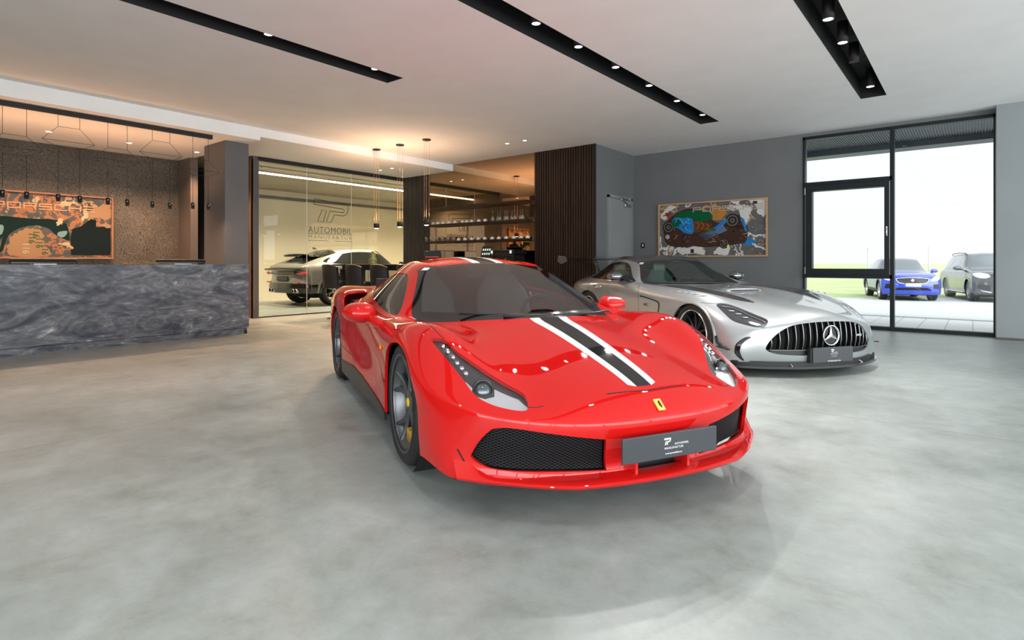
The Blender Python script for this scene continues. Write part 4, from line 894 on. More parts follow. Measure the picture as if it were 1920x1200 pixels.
        for x, R in ((0.03, .345), (-2.63, .355)):
            w = wheel(root, (x, sg*.825, R), R, .262, .27, sg, WS_, 'thin', spokes=10, n=40, cap_m=M_BPLA)
            b = MB(); b.lathe([(.250, sg*.118), (.254, sg*.137), (.261, sg*.137), (.262, sg*.125)], 64, 'y'); b.build('rim_ring', mat('polished_rim_line', (.75,.74,.72), .2, 1.0), w)
            b = MB(); b.lathe([(.36, sg*.64), (.36, sg*.93)], 24, 'y', c=(x, 0, .33), a0=0, a1=PI); b.lathe([(.0, sg*.60), (.37, sg*.64)], 24, 'y', c=(x, 0, .33), a0=0, a1=PI); b.build('wheel_housing', M_LINER, root)
        b = MB(); b.lathe([(.340, sg*.950), (.346, sg*.979), (.360, sg*.981), (.368, sg*.960)], 40, 'y', c=(.03, 0, .328), a0=.06, a1=PI-.06)
        for i, v in enumerate(b.v): b.v[i] = (.03+(v[0]-.03)*1.155, v[1], v[2])
        b.build('arch_trim', SIL, root)
        # wing endplate
        b = MB(); b.prism([(-3.60,1.15),(-3.66,1.235),(-3.98,1.255),(-4.02,1.15),(-3.85,1.10)], 'y', sg*.90, sg*.915); b.build('wing_endplate', mat('wing_endplate_grey', (.10,.10,.10), .4), root)
        b = MB(); b.prism([(-3.30,.93),(-3.42,.91),(-3.55,1.05),(-3.70,1.215),(-3.80,1.20),(-3.72,1.13),(-3.58,.98),(-3.44,.89)], 'y', sg*.33, sg*.345); b.build('wing_support', CARB, root)
    P = []
    for i in range(13):
        y = -.90+1.8*i/12; q = 1-.25*abs(y/.9)**3; P.append([(-3.62, y, 1.190), (-3.68, y, 1.207), (-3.80, y, 1.218+.0*q), (-3.95, y, 1.235), (-3.95, y, 1.225), (-3.80, y, 1.185), (-3.68, y, 1.170), (-3.62, y, 1.190)])
    b = MB(); b.grid(P); b.build('rear_wing', CARB, root, auto=40)
    sp_ = spline([(.30,.955),(.62,.945),(.76,.83),(.88,.62),(.97,.36),(1.01,0)], 5); out = sp_+[(x, -y) for x, y in sp_[::-1][1:]]
    b = MB(); b.prism([(x, y) for x, y in out], 'z', .085, .108); b.build('front_splitter', CARB, root)
    b = MB(); out2 = [(x-.05 if abs(y) < .9 else x, y*.97) for x, y in out]; b.prism(out2, 'z', .105, .15); b.build('splitter_base', M_BPLA, root)
    for y in (-.42, .42):
        b = MB(); b.tube([(.84, y, .16), (.93, y*1.05, .108)], .004, 6); b.build('splitter_stay', M_STEEL, root)
    rows = []
    for k in range(13):
        y = -.25+.5*k/12; e = 1-abs(y/.25)**6; row = []
        for x, dz in ((-.285, .0), (-.283, .018*e), (-.30, .028*e), (-.38, .026*e), (-.50, .010*e), (-.62, .0)):
            h_ = bv.ray_cast(Vector((x, y, 2)), Vector((0, 0, -1))); row.append((x, y, h_[0].z+dz+.001))
        rows.append(row)
    b = MB(); b.grid(rows); b.build('bonnet_scoop', SIL, root)
    b = MB(); b.grid([[(-.281, r[0][1], r[0][2]+.002), (-.279, r[1][1], r[1][2]-.002)] for r in rows[1:-1]]); b.build('scoop_opening', M_LINER, root)
    b = MB(); b.prism([(.40,-.66),(.70,-.60),(.86,-.35),(.88,0),(.86,.35),(.70,.60),(.40,.66)], 'z', .15, .46); b.build('radiator_core', M_LINER, root)
    b = MB(); b.prism([(.40,-.66),(.80,-.5),(.86,0),(.80,.5),(.40,.66),(-3.2,.66),(-3.2,-.66)], 'z', .14, .16); b.box((-2.2,-.9,.14), (-.42,.9,.16)); b.build('underbody', M_LINER, root)
    pl, F = plate_board(root, .990, .215, .50, .150, .012, [('AUTOMOBIL', .02, .022, .011, 1.15), ('MANUFAKTUR', .012, .006, .012, 1.25), ('www.tpmanufaktur.at', .01, -.014, .008, 1.0), ('TP MANUFAKTUR', .01, -.062, .020, 1.0)], mat('charcoal_plate'), name='number_plate')
    tp_logo(pl, F, -.030, .036, .036, mat('white_lettering'))
    boxo('plate_mount', (.93, -.27, .145), (.978, .22, .28), M_BPLA, root)
    h_ = bv.ray_cast(Vector((-1.80, -.52, 2)), Vector((0, 0, -1)))
    b = MB(); b.T = Matrix.Translation(h_[0]+h_[1]*.003) @ h_[1].to_track_quat('Z', 'Y').to_matrix().to_4x4(); b.box((-.03,-.025,0), (.03,.025,.002)); b.build('sticker', mat('white_sticker', (.85,.85,.85), .5), root)
    t = text_ob('fender_badge', 'AMG', .05, mat('dark_chrome_shell'), root, frame_m((-.93, -.972, .60), (1, 0, 0), (0, 0, 1)), shear=.3, bold=.001)
    b = MB(); b.tube([(-1.25,-.45,.853),(-1.215,-.10,.857),(-1.24,.30,.853)], .008, 6); b.tube([(-1.215,.0,.850),(-1.20,.30,.852),(-1.26,.55,.853)], .009, 6); b.build('wiper', M_BPLA, root)
    SG = mat('clear_plastic_seat_cover', (.34,.38,.38), .25, coat=.3)
    interior(root, [(-1.36,.79),(-1.52,.81),(-1.70,.80),(-1.78,.76),(-1.78,.5)], [(-2.35, .36, SG), (-2.35, -.36, SG)], (-1.95, .36, .78, .175, .35), mat('dark_dashboard'), M_BLACK, ((-3.1,-.8,.16),(-1.2,.8,.26)))
def m_silver():
    m = mat('silver_car_paint', (.40,.425,.44), .38, metal=.5, coat=1.0); return m
AR, AB = amg()
amg_finish(AR, AB)
# ================================================================== the cars further off
def suv_shell(W, wb, fo, ro, H, zn, zh, zc, zb, xc, xh, xr, xg, zg, zt, roofw=.60, sill=.30, level=2, tail=0.0, zb2=None, bulge=.012):
    """W half width, wb wheelbase, fo/ro overhangs; zn nose edge, zh bonnet front, zc cowl, zb belt; xc cowl, xh header, xr roof end, xg rear glass foot; zg, zt heights at the tail"""
    zb2 = zb2 or zb; xe = -wb-ro; rw = roofw*W
    def row(X, zs, ys, dx=(0, .0, .02, .06, .12, .2)): return [(X-dx[i] if X > 0 else X-dx[i]*.0, ys[i]*W if ys[i] <= 1.2 else ys[i], zs[i]) for i in range(6)]
    Y = (0, .28, .55, .78, .93, .985)
    T = [[(fo-d, y*W, zn-.03*(y**3)) for d, y in ((0, 0), (.01, .26), (.035, .50), (.085, .70), (.16, .86), (.28, .955))],
         [(fo-.10-d, y*W, z) for d, y, z in ((0, 0, zh), (.01, .27, zh-.004), (.03, .52, zh-.012), (.07, .73, zh-.03), (.14, .89, zh-.07), (.24, .975, zh-.15))],
         [(fo*.25-.1, y*W, z) for y, z in ((0, (zh+zc)/2+.035), (.28, (zh+zc)/2+.033), (.55, (zh+zc)/2+.02), (.78, (zh+zc)/2), (.93, (zh+zc)/2-.05), (.985, zb-.16))],
         [(xc+d, y*W, z) for d, y, z in ((.10, 0, zc+.01), (.08, .28, zc+.008), (.02, .54, zc), (-.12, .74, zc-.005), (-.16, .90, zc-.03), (-.16, .975, zb-.12))]]
    for t in (.5,):
        T.append([(xc+.10+(xh-xc-.10)*t, 0, zc+(H-.05-zc)*t+.035), (xc+.08+(xh-xc-.08)*t, .27*W, zc+(H-.055-zc)*t+.032), (xc+.02+(xh-xc-.04)*t, .50*W, zc+(H-.075-zc)*t+.02), (xc-.12+(xh-xc+.05)*t, (.74*W+rw)/2, zc+(H-.13-zc)*t), (xc-.12+(xh-xc-.10)*t, .915*W, zb), (xc-.12+(xh-xc-.10)*t, .975*W, zb-.12)])
    T.append([(xh, 0, H-.035), (xh, .26*W, H-.04), (xh-.02, .47*W, H-.06), (xh-.07, rw, H-.115), (xh-.22, .915*W, zb+.005), (xh-.22, .975*W, zb-.11)])
    T.append([((xh+xr)/2, y*W if y < 2 else rw, z) for y, z in ((0, H), (.26, H-.005), (.47, H-.03), (9, H-.09))]+[((xh+xr)/2, .92*W, (zb+zb2)/2), ((xh+xr)/2, .98*W, zb-.10)])
    T.append([(xr, 0, H-.06), (xr, .26*W, H-.065), (xr, .46*W, H-.09), (xr+.02, rw, H-.16), (xr+.0, .91*W, zb2), (xr+.0, .985*W, zb-.09)])
    T.append([((xr+xg)/2-.02, 0, (H-.06+zg)/2+.02), ((xr+xg)/2-.02, .26*W, (H-.06+zg)/2+.015), ((xr+xg)/2, .48*W, (H-.08+zg)/2), ((xr+xg)/2+.02, (rw+.72*W)/2, (H-.14+zg)/2), ((xr+xg)/2+.10, .90*W, zb2), ((xr+xg)/2+.10, .985*W, zb-.09)])
    T.append([(xg, 0, zg), (xg, .28*W, zg), (xg+.02, .52*W, zg-.005), (xg+.06, .74*W, zg-.02), (xg+.12, .89*W, zb2-.03), (xg+.16, .97*W, zb-.11)])
    T.append([(xe, 0, zt), (xe, .30*W, zt), (xe+.02, .56*W, zt), (xe+.06, .76*W, zt-.005), (xe+.13, .89*W, zt-.02), (xe+.24, .96*W, zt-.05)])
    n = len(T)-1; B = []
    lv = [.78, .55, .32, 0]
    for c in range(5):
        x, y, z = T[0][c]; B.append([(x+a, y*k, sill*.75+(z-sill*.75)*l) for l, a, k in ((.72, .015, 1.01), (.45, .02, 1.02), (.2, .005, 1.02), (0, -.05, 1.0))])
    x, y, z = T[0][5]; B.append([(x+a, y*k, sill*.75+(z-sill*.75)*l) for l, a, k in ((.72, .01, 1.02), (.45, .015, 1.025), (.2, .01, 1.02), (0, -.0, 1.0))])
    for r in range(1, n+1):
        x, y, z = T[r][5]; B.append([(x, W*k, sill+(z-sill)*l) for l, k in ((.72, .995), (.45, .985+bulge), (.2, .985), (0, .95))])
    for c in (4, 3, 2, 1, 0):
        x, y, z = T[n][c]; B.append([(x+a, y, sill+(z-sill)*l) for l, a in ((.75, tail), (.5, tail*.6-.01), (.22, -.02), (0, .06))])
    reg = lambda k, r, c: 1 if (k == 't' and 3 <= r <= 4 and c <= 2) else (2 if (k == 't' and 7 <= r <= 8 and c <= 2) else 0)
    cr = [([('t', 3, c) for c in range(4)], .4), ([('t', r, 3) for r in range(3, 8)], .35), ([('t', 5, c) for c in range(4)], .3), ([('t', 7, c) for c in range(4)], .4), ([('t', 9, c) for c in range(4)], .4), ([('t', 10, c) for c in range(5)], .35)]
    return shell(T, B, reg, cr, level=level)
def side_cuts(bm, wins, wb, ar, az, doors=(), trim=None, sillz=None, rear_dx=0):
    for sg in (1, -1):
        f = lambda c, n: c.y*sg > .45 and abs(n.y) > .15
        for w_ in wins: cut(bm, smooth_poly(w_, 3), 'y', f, 3)
        s2 = lambda c, n: c.y*sg > .6
        if trim:
            for x in (0, -wb): cut(bm, arch(x, az, ar+trim, -.1), 'y', s2, 8, only={0})
            cut(bm, [(-wb+.1, 0), (-wb+.1, sillz), (-.1, sillz), (-.1, 0)], 'y', s2, 8, only={0})
        for x in (0, -wb): cut(bm, arch(x, az, ar, -.1), 'y', s2, 9, only={0, 8})
        for L in doors: cut(bm, band_poly(L, .012), 'y', s2, 7, only={0})
def car_wheels(root, W, wb, R, rimR, wdt, rim_m, style, spokes, n=32, steer=0, cap=None):
    for sg in (1, -1):
        for x in (0, -wb):
            wheel(root, (x, sg*(W-wdt/2-.03), R), R, rimR, wdt, sg, rim_m, style, spokes=spokes, n=n, disc=False, cap_m=cap, steer=steer if x == 0 else 0)
    b = MB(); b.box((-wb-.45, -(W-.32), .2), (.45, W-.32, .75)); b.box((-wb+.45, -(W-.1), .25), (-.45, W-.1, .4)); b.build('underbody', M_LINER, root)
def cabin(root, xs, W, zb, m):
    b = MB(); b.box((xs[0], -W*.75, zb-.45), (xs[1], W*.75, zb-.42)); b.build('cabin_floor', M_BLACK, root)
    for y in (-.37, .37): seat(root, (xs[0]+xs[1])/2, y, m, zb-.45)
# ---- the grey coupe-like SUV in the glazed room
def urus():
    root = empty('suv', (-14.20, 11.98, 0), PI/2, 'pale grey sloping-roof SUV seen from behind through the glass wall', 'car')
    W = .965
    bm = suv_shell(W, 3.0, .98, .98, 1.56, .80, .90, 1.02, 1.04, -.62, -1.35, -2.75, -3.85, 1.12, 1.00, roofw=.60, sill=.34, level=3, tail=.06, zb2=1.10)
    side_cuts(bm, [[(-.78,1.05),(-1.6,1.06),(-2.6,1.09),(-3.15,1.13),(-3.28,1.17),(-3.05,1.27),(-2.6,1.38),(-2.1,1.44),(-1.6,1.44),(-1.30,1.38),(-.95,1.18)]], 3.0, .41, .38, doors=[[(-.95,.4),(-.92,1.0)],[(-1.95,.4),(-1.95,1.06)],[(-2.75,.62),(-2.65,.80),(-2.82,1.08)]], trim=.07, sillz=.44)
    fx = lambda c, n: c.x < -3.6 and n.x < -.2
    cut(bm, [(-.82,.86),(-.80,.90),(.80,.90),(.82,.86),(.60,.82),(-.60,.82)], 'x', fx, 12, only={0})
    cut(bm, [(-.75,.78),(-.80,.62),(.80,.62),(.75,.78),(.55,.80),(.48,.64),(-.48,.64),(-.55,.80)], 'x', fx, 12, only=set())
    cut(bm, [(-.99,.56),(-.80,.60),(-.60,.58),(-.45,.60),(.45,.60),(.60,.58),(.80,.60),(.99,.56),(1.02,.2),(-1.02,.2)], 'x', lambda c, n: c.x < -3.55 and n.x < .2, 8, only={0})
    PT = mat('pale_grey_car_paint', (.27,.265,.245), .35, .3, coat=1.0)
    piece(bm, 'body', [(0, 0), (7, 1), (12, 1)], [PT, M_LINER], root, rim=.018, rim_mat=0)
    piece(bm, 'cladding', [(8, 0)], [M_GBLK], root, rim=.02, offset=.012)
    G = mat('dark_tinted_glass', (.012,.014,.014), .04, coat=.5)
    piece(bm, 'windshield', [(1, 0)], [G], root); piece(bm, 'rear_window', [(2, 0)], [G], root)
    for sg in (1, -1): piece(bm, 'side_window', [(3, 0)], [G], root, sidef=lambda c: c.y*sg > 0)
    R_ = mat('red_tail_lens', (.35,.01,.01), .15, coat=1, emit=(1,.05,.03), estr=.15)
    for sg in (1, -1):
        b = MB(); b.prism([(sg*.50,.865),(sg*.86,.90),(sg*.93,.86),(sg*.84,.82),(sg*.52,.84)], 'x', -3.93, -3.80); b.build('tail_lamp', R_, root)
        b = MB(); b.prism([(-3.9,.60),(-3.55,.62),(-3.45,.70),(-3.40,.80),(-3.36,.80),(-3.36,.68),(-3.50,.56)], 'y', sg*.935, sg*.97); b.build('bumper_blade', PT, root)
        b = MB(); b.box((-3.985, sg*.70-.10, .60), (-3.96, sg*.70+.10, .635)); b.build('reflector', R_, root)
        b = MB(); b.lathe([(.045, -3.99), (.055, -3.99), (.055, -3.85)], 20, 'x', c=(0, sg*.50, .40)); b.lathe([(.045, -3.99), (.055, -3.99), (.055, -3.85)], 20, 'x', c=(0, sg*.63, .40)); b.build('exhaust', M_STEEL, root)
        mirrorpod(root, sg, (-.85, 1.06, 1.09), .10, .11, .075, M_GBLK, arm=([(-.75,.92,1.06),(-.80,.98,1.06)], .03, M_GBLK))
        b = MB(); b.tube([(-1.80, sg*.985,.86),(-1.70, sg*1.0,.865),(-1.62, sg*.985,.87)], .012, 6); b.build('door_handle', PT, root)
    b = MB(); b.grid([[(-3.25, y, 1.385-.04*abs(y/.6)**3), (-3.50, y, 1.365-.04*abs(y/.6)**3), (-3.60, y, 1.375-.03*abs(y/.6)**3), (-3.58, y, 1.345-.04*abs(y/.6)**3), (-3.25, y, 1.34-.04*abs(y/.6)**3)] for y in np.linspace(-.62, .62, 13)]); b.build('roof_spoiler', M_GBLK, root)
    b = MB(); b.grid([[(-3.92, y, .99-.03*abs(y/.8)**2), (-4.06, y, 1.00-.03*abs(y/.8)**2), (-4.04, y, .965-.03*abs(y/.8)**2), (-3.90, y, .95-.03*abs(y/.8)**2)] for y in np.linspace(-.80, .80, 13)]); b.build('tail_lip', M_GBLK, root)
    boxo('tail_panel', (-3.975, -.55, .83), (-3.94, .55, .90), M_GBLK, root); boxo('number_plate', (-4.00, -.27, .66), (-3.97, .27, .78), mat('black_plate', (.02,.02,.022), .3), root, bev=.003)
    b = MB(); b.prism([(-2.95,1.51),(-3.08,1.50),(-3.10,1.56),(-3.05,1.56)], 'y', -.01, .01); b.build('aerial', M_BPLA, root)
    car_wheels(root, W, 3.0, .385, .285, .29, mat('silver_black_alloy', (.45,.45,.44), .3, .8), 'mesh', 6, cap=M_BPLA)
    cabin(root, (-2.4, -.8), .9, .95, mat('grey_leather'))
urus()
# ---- blue SUV outside
ZG = -.28
def jag():
    loc, rz = place(15.13, 21.97, -.40); root = empty('suv', (loc[0], loc[1], ZG), rz, 'blue SUV parked outside behind the window, facing the showroom', 'car')
    W = .95; PT = mat('blue_car_paint', (.015,.045,.42), .3, .2, coat=1.0)
    bm = suv_shell(W, 2.68, .88, .84, 1.62, .88, .98, 1.10, 1.06, -.45, -1.15, -2.85, -3.35, 1.15, 1.00, roofw=.66, sill=.32, level=2)
    side_cuts(bm, [[(-.62,1.09),(-1.6,1.10),(-2.6,1.16),(-3.0,1.25),(-2.8,1.42),(-2.3,1.48),(-1.5,1.49),(-1.05,1.42),(-.75,1.2)]], 2.68, .40, .365, doors=[[(-.60,.4),(-.62,1.0)],[(-1.65,.4),(-1.65,1.08)]], trim=.05, sillz=.42)
    ff = lambda c, n: c.x > .3 and n.x > .1
    cut(bm, smooth_poly([(-.50,.78),(-.46,.84),(0,.87),(.46,.84),(.50,.78),(.42,.68),(.2,.64),(-.2,.64),(-.42,.68)], 4), 'x', ff, 10, only={0})
    cut(bm, [(-.62,.40),(.62,.40),(.45,.50),(-.45,.50)], 'x', ff, 12, only={0})
    for sg in (1, -1):
        cut(bm, [(sg*y, z) for y, z in smooth_poly([(.57,.76),(.66,.88),(.80,.95),(.90,.93),(.88,.82),(.74,.76)], 3)], 'x', lambda c, n: c.x > .1 and c.z > .6, 20, only={0})
        cut(bm, [(sg*y, z) for y, z in [(.66,.46),(.64,.62),(.82,.64),(.86,.46)]], 'x', ff, 12, only={0})
    piece(bm, 'body', [(0, 0), (7, 1), (12, 1)], [PT, M_LINER], root, rim=.018, rim_mat=0)
    piece(bm, 'cladding', [(8, 0)], [mat('dark_grey_cladding', (.05,.055,.06), .5)], root, offset=.01, rim=.02)
    G = mat('car_glass_reflecting_sky', (.10,.12,.13), .04, .3, coat=1)
    piece(bm, 'windshield', [(1, 0)], [G], root); piece(bm, 'rear_window', [(2, 0)], [G], root)
    g = piece(bm, 'grille', [(10, 0)], [M_BPLA], root, move=lambda c, n: (c.x-.02, c.y, c.z), smoothn=False)
    for sg in (1, -1):
        piece(bm, 'side_window', [(3, 0)], [G], root, sidef=lambda c: c.y*sg > 0)
        piece(bm, 'headlight', [(20, 0)], [mat('clear_headlight', (.75,.78,.80), .15, .3, coat=1, emit=(1,1,1), estr=.25)], root, sidef=lambda c: c.y*sg > 0)
        mirrorpod(root, sg, (-.72, 1.04, 1.11), .09, .12, .075, PT, arm=([(-.62,.90,1.06),(-.66,.96,1.07)], .025, M_BPLA))
    bv = BVHTree.FromBMesh(bm)
    L = [((surf_x(bv, y, z) or .8)+.004, y, z) for y, z in smooth_poly([(-.50,.78),(-.46,.84),(0,.87),(.46,.84),(.50,.78),(.42,.68),(.2,.64),(-.2,.64),(-.42,.68)], 4)]
    b = MB(); b.tube(L, .012, 6, closed=True); b.build('grille_frame', M_CHROME, g)
    b = MB(); X = surf_x(bv, 0, .76); b.lathe([(0, X), (.05, X-.005), (.055, X-.02)], 20, 'x', c=(0, 0, .765)); b.build('grille_emblem', mat('silver_emblem', (.75,.7,.68), .3, .8), g)
    pl = boxo('number_plate', (.885, -.26, .545), (.905, .26, .66), mat('white_number_plate', (.85,.86,.88), .4), root); boxo('plate_band', (.905, -.26, .545), (.907, -.215, .66), mat('blue_plate_band', (.02,.08,.45), .4), pl)
    text_ob('plate_lettering', 'ME 821FC', .085, M_BLACK, pl, frame_m((.9065, .02, .602), (0, 1, 0), (0, 0, 1)), sx=.9, spacing=1.1)
    car_wheels(root, W, 2.68, .36, .255, .245, mat('bright_alloy', (.6,.61,.62), .3, .8), 'twin', 5); cabin(root, (-2.3, -.7), .9, 1.0, mat('grey_leather'))
jag()
def gls():
    loc, rz = place(17.79, 20.89, -.434); root = empty('suv', (loc[0], loc[1], ZG), rz, 'dark grey seven-seat SUV with roof rails parked outside right of the blue one', 'car')
    W = .975; PT = mat('anthracite_car_paint', (.035,.042,.048), .28, .3, coat=1.0)
    bm = suv_shell(W, 3.075, .90, 1.15, 1.82, .98, 1.10, 1.22, 1.16, -.50, -1.15, -3.45, -3.95, 1.25, 1.08, roofw=.70, sill=.34, level=2)
    side_cuts(bm, [[(-.68,1.19),(-.68,1.19),(-1.55,1.20),(-1.55,1.20),(-1.55,1.66),(-1.55,1.66),(-1.1,1.60),(-.85,1.38)],[(-1.65,1.20),(-1.65,1.20),(-2.55,1.22),(-2.55,1.22),(-2.62,1.67),(-2.62,1.67),(-1.65,1.67),(-1.65,1.67)],[(-2.65,1.23),(-2.65,1.23),(-3.45,1.27),(-3.55,1.32),(-3.35,1.60),(-3.2,1.64),(-2.72,1.66),(-2.72,1.66)]], 3.075, .43, .39, doors=[[(-.68,.4),(-.70,1.12)],[(-1.62,.4),(-1.62,1.18)],[(-2.55,.75),(-2.62,1.2)]], trim=.06, sillz=.40)
    ff = lambda c, n: c.x > .2 and n.x > .1
    cut(bm, smooth_poly([(-.46,.95),(-.40,1.02),(.40,1.02),(.46,.95),(.36,.72),(-.36,.72)], 3), 'x', ff, 10, only={0})
    cut(bm, [(-.45,.40),(.45,.40),(.42,.58),(-.42,.58)], 'x', ff, 12, only={0})
    for sg in (1, -1):
        cut(bm, [(sg*y, z) for y, z in smooth_poly([(.52,.92),(.60,1.02),(.80,1.06),(.93,1.02),(.90,.92),(.70,.86)], 3)], 'x', lambda c, n: c.x > .1 and c.z > .6, 20, only={0})
        cut(bm, [(sg*y, z) for y, z in [(.52,.42),(.50,.60),(.84,.66),(.88,.50)]], 'x', ff, 12, only={0})
    piece(bm, 'body', [(0, 0), (7, 1), (12, 1)], [PT, M_LINER], root, rim=.018, rim_mat=0)
    piece(bm, 'cladding', [(8, 0)], [PT], root, offset=.012, rim=.02)
    G = mat('car_glass_reflecting_sky'); piece(bm, 'windshield', [(1, 0)], [G], root); piece(bm, 'rear_window', [(2, 0)], [G], root)
    g = piece(bm, 'grille', [(10, 0)], [M_BPLA], root, move=lambda c, n: (c.x-.03, c.y, c.z), smoothn=False)
    bv = BVHTree.FromBMesh(bm)
    for z in (.80, .87, .94): 
        b = MB(); b.tube([((surf_x(bv, y, z) or .8)+.0, y, z) for y in np.linspace(-.40, .40, 9)], .016, 6); b.build('grille_bar', M_CHROME, g)
    b = MB(); X = surf_x(bv, 0, .88); b.lathe([(.10, X+.01), (.115, X+.025), (.13, X+.01)], 28, 'x', c=(0, 0, .87))
    for k in range(3): a = PI/2+k*2*PI/3; b.tube([(X+.02, 0, .87), (X+.015, .11*math.cos(a), .87+.11*math.sin(a))], [.018,.006], 4)
    b.build('star_emblem', M_CHROME, g)
    for sg in (1, -1):
        for x in (0,): piece(bm, 'side_window', [(3, 0)], [G], root, sidef=lambda c: c.y*sg > 0)
        piece(bm, 'headlight', [(20, 0)], [mat('clear_headlight')], root, sidef=lambda c: c.y*sg > 0)
        mirrorpod(root, sg, (-.80, 1.10, 1.22), .10, .13, .085, PT, arm=([(-.70,.93,1.16),(-.75,1.0,1.17)], .03, M_BPLA))
        b = MB(); b.tube([(-1.15, sg*.70, 1.73), (-1.35, sg*.70, 1.79), (-2.2, sg*.69, 1.815), (-3.1, sg*.68, 1.79), (-3.3, sg*.67, 1.73)], .018, 6); b.build('roof_rail', M_BPLA, root)
        b = MB(); b.box((-2.75, sg*.90, .30), (-.45, sg*1.03, .345), .02); b.build('running_board', M_STEEL, root)
        b = MB(); b.tube([(.93, sg*.50, .36), (.85, sg*.70, .40), (.70, sg*.85, .47)], .02, 6); b.build('bumper_trim', M_STEEL, root)
        for x in (-1.42, -2.38): b = MB(); b.tube([(x-.10, sg*.975, 1.03), (x, sg*1.0, 1.035), (x+.10, sg*.975, 1.03)], .014, 6); b.build('door_handle', M_CHROME, root)
    car_wheels(root, W, 3.075, .40, .28, .285, mat('dark_silver_alloy', (.25,.26,.27), .3, .8), 'thin', 10); cabin(root, (-2.6, -.8), .9, 1.1, mat('grey_leather'))
gls()
# ------------------------------------------------------------------ outside ground
def outside():
    m = mat('concrete_pavers', (.62,.63,.63), .7); n, l, N, b = nodes(m)
    g = N('ShaderNodeNewGeometry'); br = N('ShaderNodeTexBrick'); l.new(g.outputs['Position'], br.inputs['Vector']); br.offset = 0
    br.inputs['Scale'].default_value = 1; br.inputs['Brick Width'].default_value = .40; br.inputs['Row Height'].default_value = .80; br.inputs['Mortar Size'].default_value = .009
    br.inputs['Color1'].default_value = (.60,.61,.61,1); br.inputs['Color2'].default_value = (.66,.665,.665,1); br.inputs['Mortar'].default_value = (.34,.35,.35,1); l.new(br.outputs[0], b.inputs['Base Color'])
    M = MB(); M.add([(-14, 11.65, -.06), (20, 11.65, -.06), (20, 15.6, -.10), (-14, 15.6, -.10)], [(0, 1, 2, 3)]); struct(M.build('ground_pavers', m))
    M = MB(); M.add([(-40, 15.6, -.10), (60, 15.6, -.10), (60, 19.5, ZG), (-40, 19.5, ZG), (60, 60, ZG), (-40, 60, ZG)], [(0, 1, 2, 3), (3, 2, 4, 5)]); struct(M.build('ground_asphalt', m_noise('pale_asphalt', (.44,.45,.46), (.50,.51,.52), 6, .75)))
    struct(boxo('kerb', (-14, 15.55, -.2), (20, 15.66, -.075), mat('kerb_stone', (.55,.56,.56), .7)))
    def V(r, d, z): return (r*math.cos(YAW)-d*math.sin(YAW), r*math.sin(YAW)+d*math.cos(YAW), z)
    gm = m_noise('meadow_grass', (.30,.37,.15), (.43,.48,.24), .5, .9, detail=10)
    D0 = 23.4; M = MB(); M.add([V(-30, D0, ZG+.012), V(60, D0, ZG+.012), V(1400, 1400, ZG+.012), V(-500, 1400, ZG+.03)], [(0, 1, 2, 3)])
    M.add([V(-30, D0, ZG+.012), V(60, D0, ZG+.012), V(60, D0, ZG-.05), V(-30, D0, ZG-.05)], [(0, 1, 2, 3)]); struct(M.build('ground_meadow', gm))
    rib = mat('ribbed_dark_soffit', (.05,.065,.075), .45, .2)
    M = MB(); M.box((-6, 11.65, 3.46), (8, 13.35, 3.5)); 
    for i in range(220): x = -4.2+i*.04; M.box((x, 11.7, 3.445), (x+.02, 13.3, 3.46))
    M.box((-6, 13.3, 3.34), (8, 13.75, 3.75)); struct(M.build('trim_8', rib))
    for k, (u, d, hgt) in enumerate([(1628, 26.0, 2.1), (1742, 26.0, 2.15)]):
        r = (u-960)/FPX*d; p = V(r, d, ZG); t = MB(); t.tube([(0, 0, 0), (0, 0, hgt)], .045, 10); t.lathe([(0, hgt+.01), (.05, hgt), (.05, hgt-.03)], 10)
        o = t.build('fence_post', mat('galvanised_post', (.42,.45,.45), .5, .3), None, loc=p); tag(o, ['bare metal post at the meadow edge, left of the blue car', 'bare metal post at the meadow edge, behind the blue car'][k], 'post', 'metal posts at the meadow edge')
    p = V((1855-960)/FPX*150, 150, ZG); t = MB(); t.tube([(0, 0, 0), (0, 0, 24)], [.5, .12], 6)
    for z in (12, 16, 20): t.tube([(-2.5, 0, z), (2.5, 0, z)], .08, 4)
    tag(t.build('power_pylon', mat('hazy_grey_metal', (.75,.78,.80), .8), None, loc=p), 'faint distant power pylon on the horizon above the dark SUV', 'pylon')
outside()
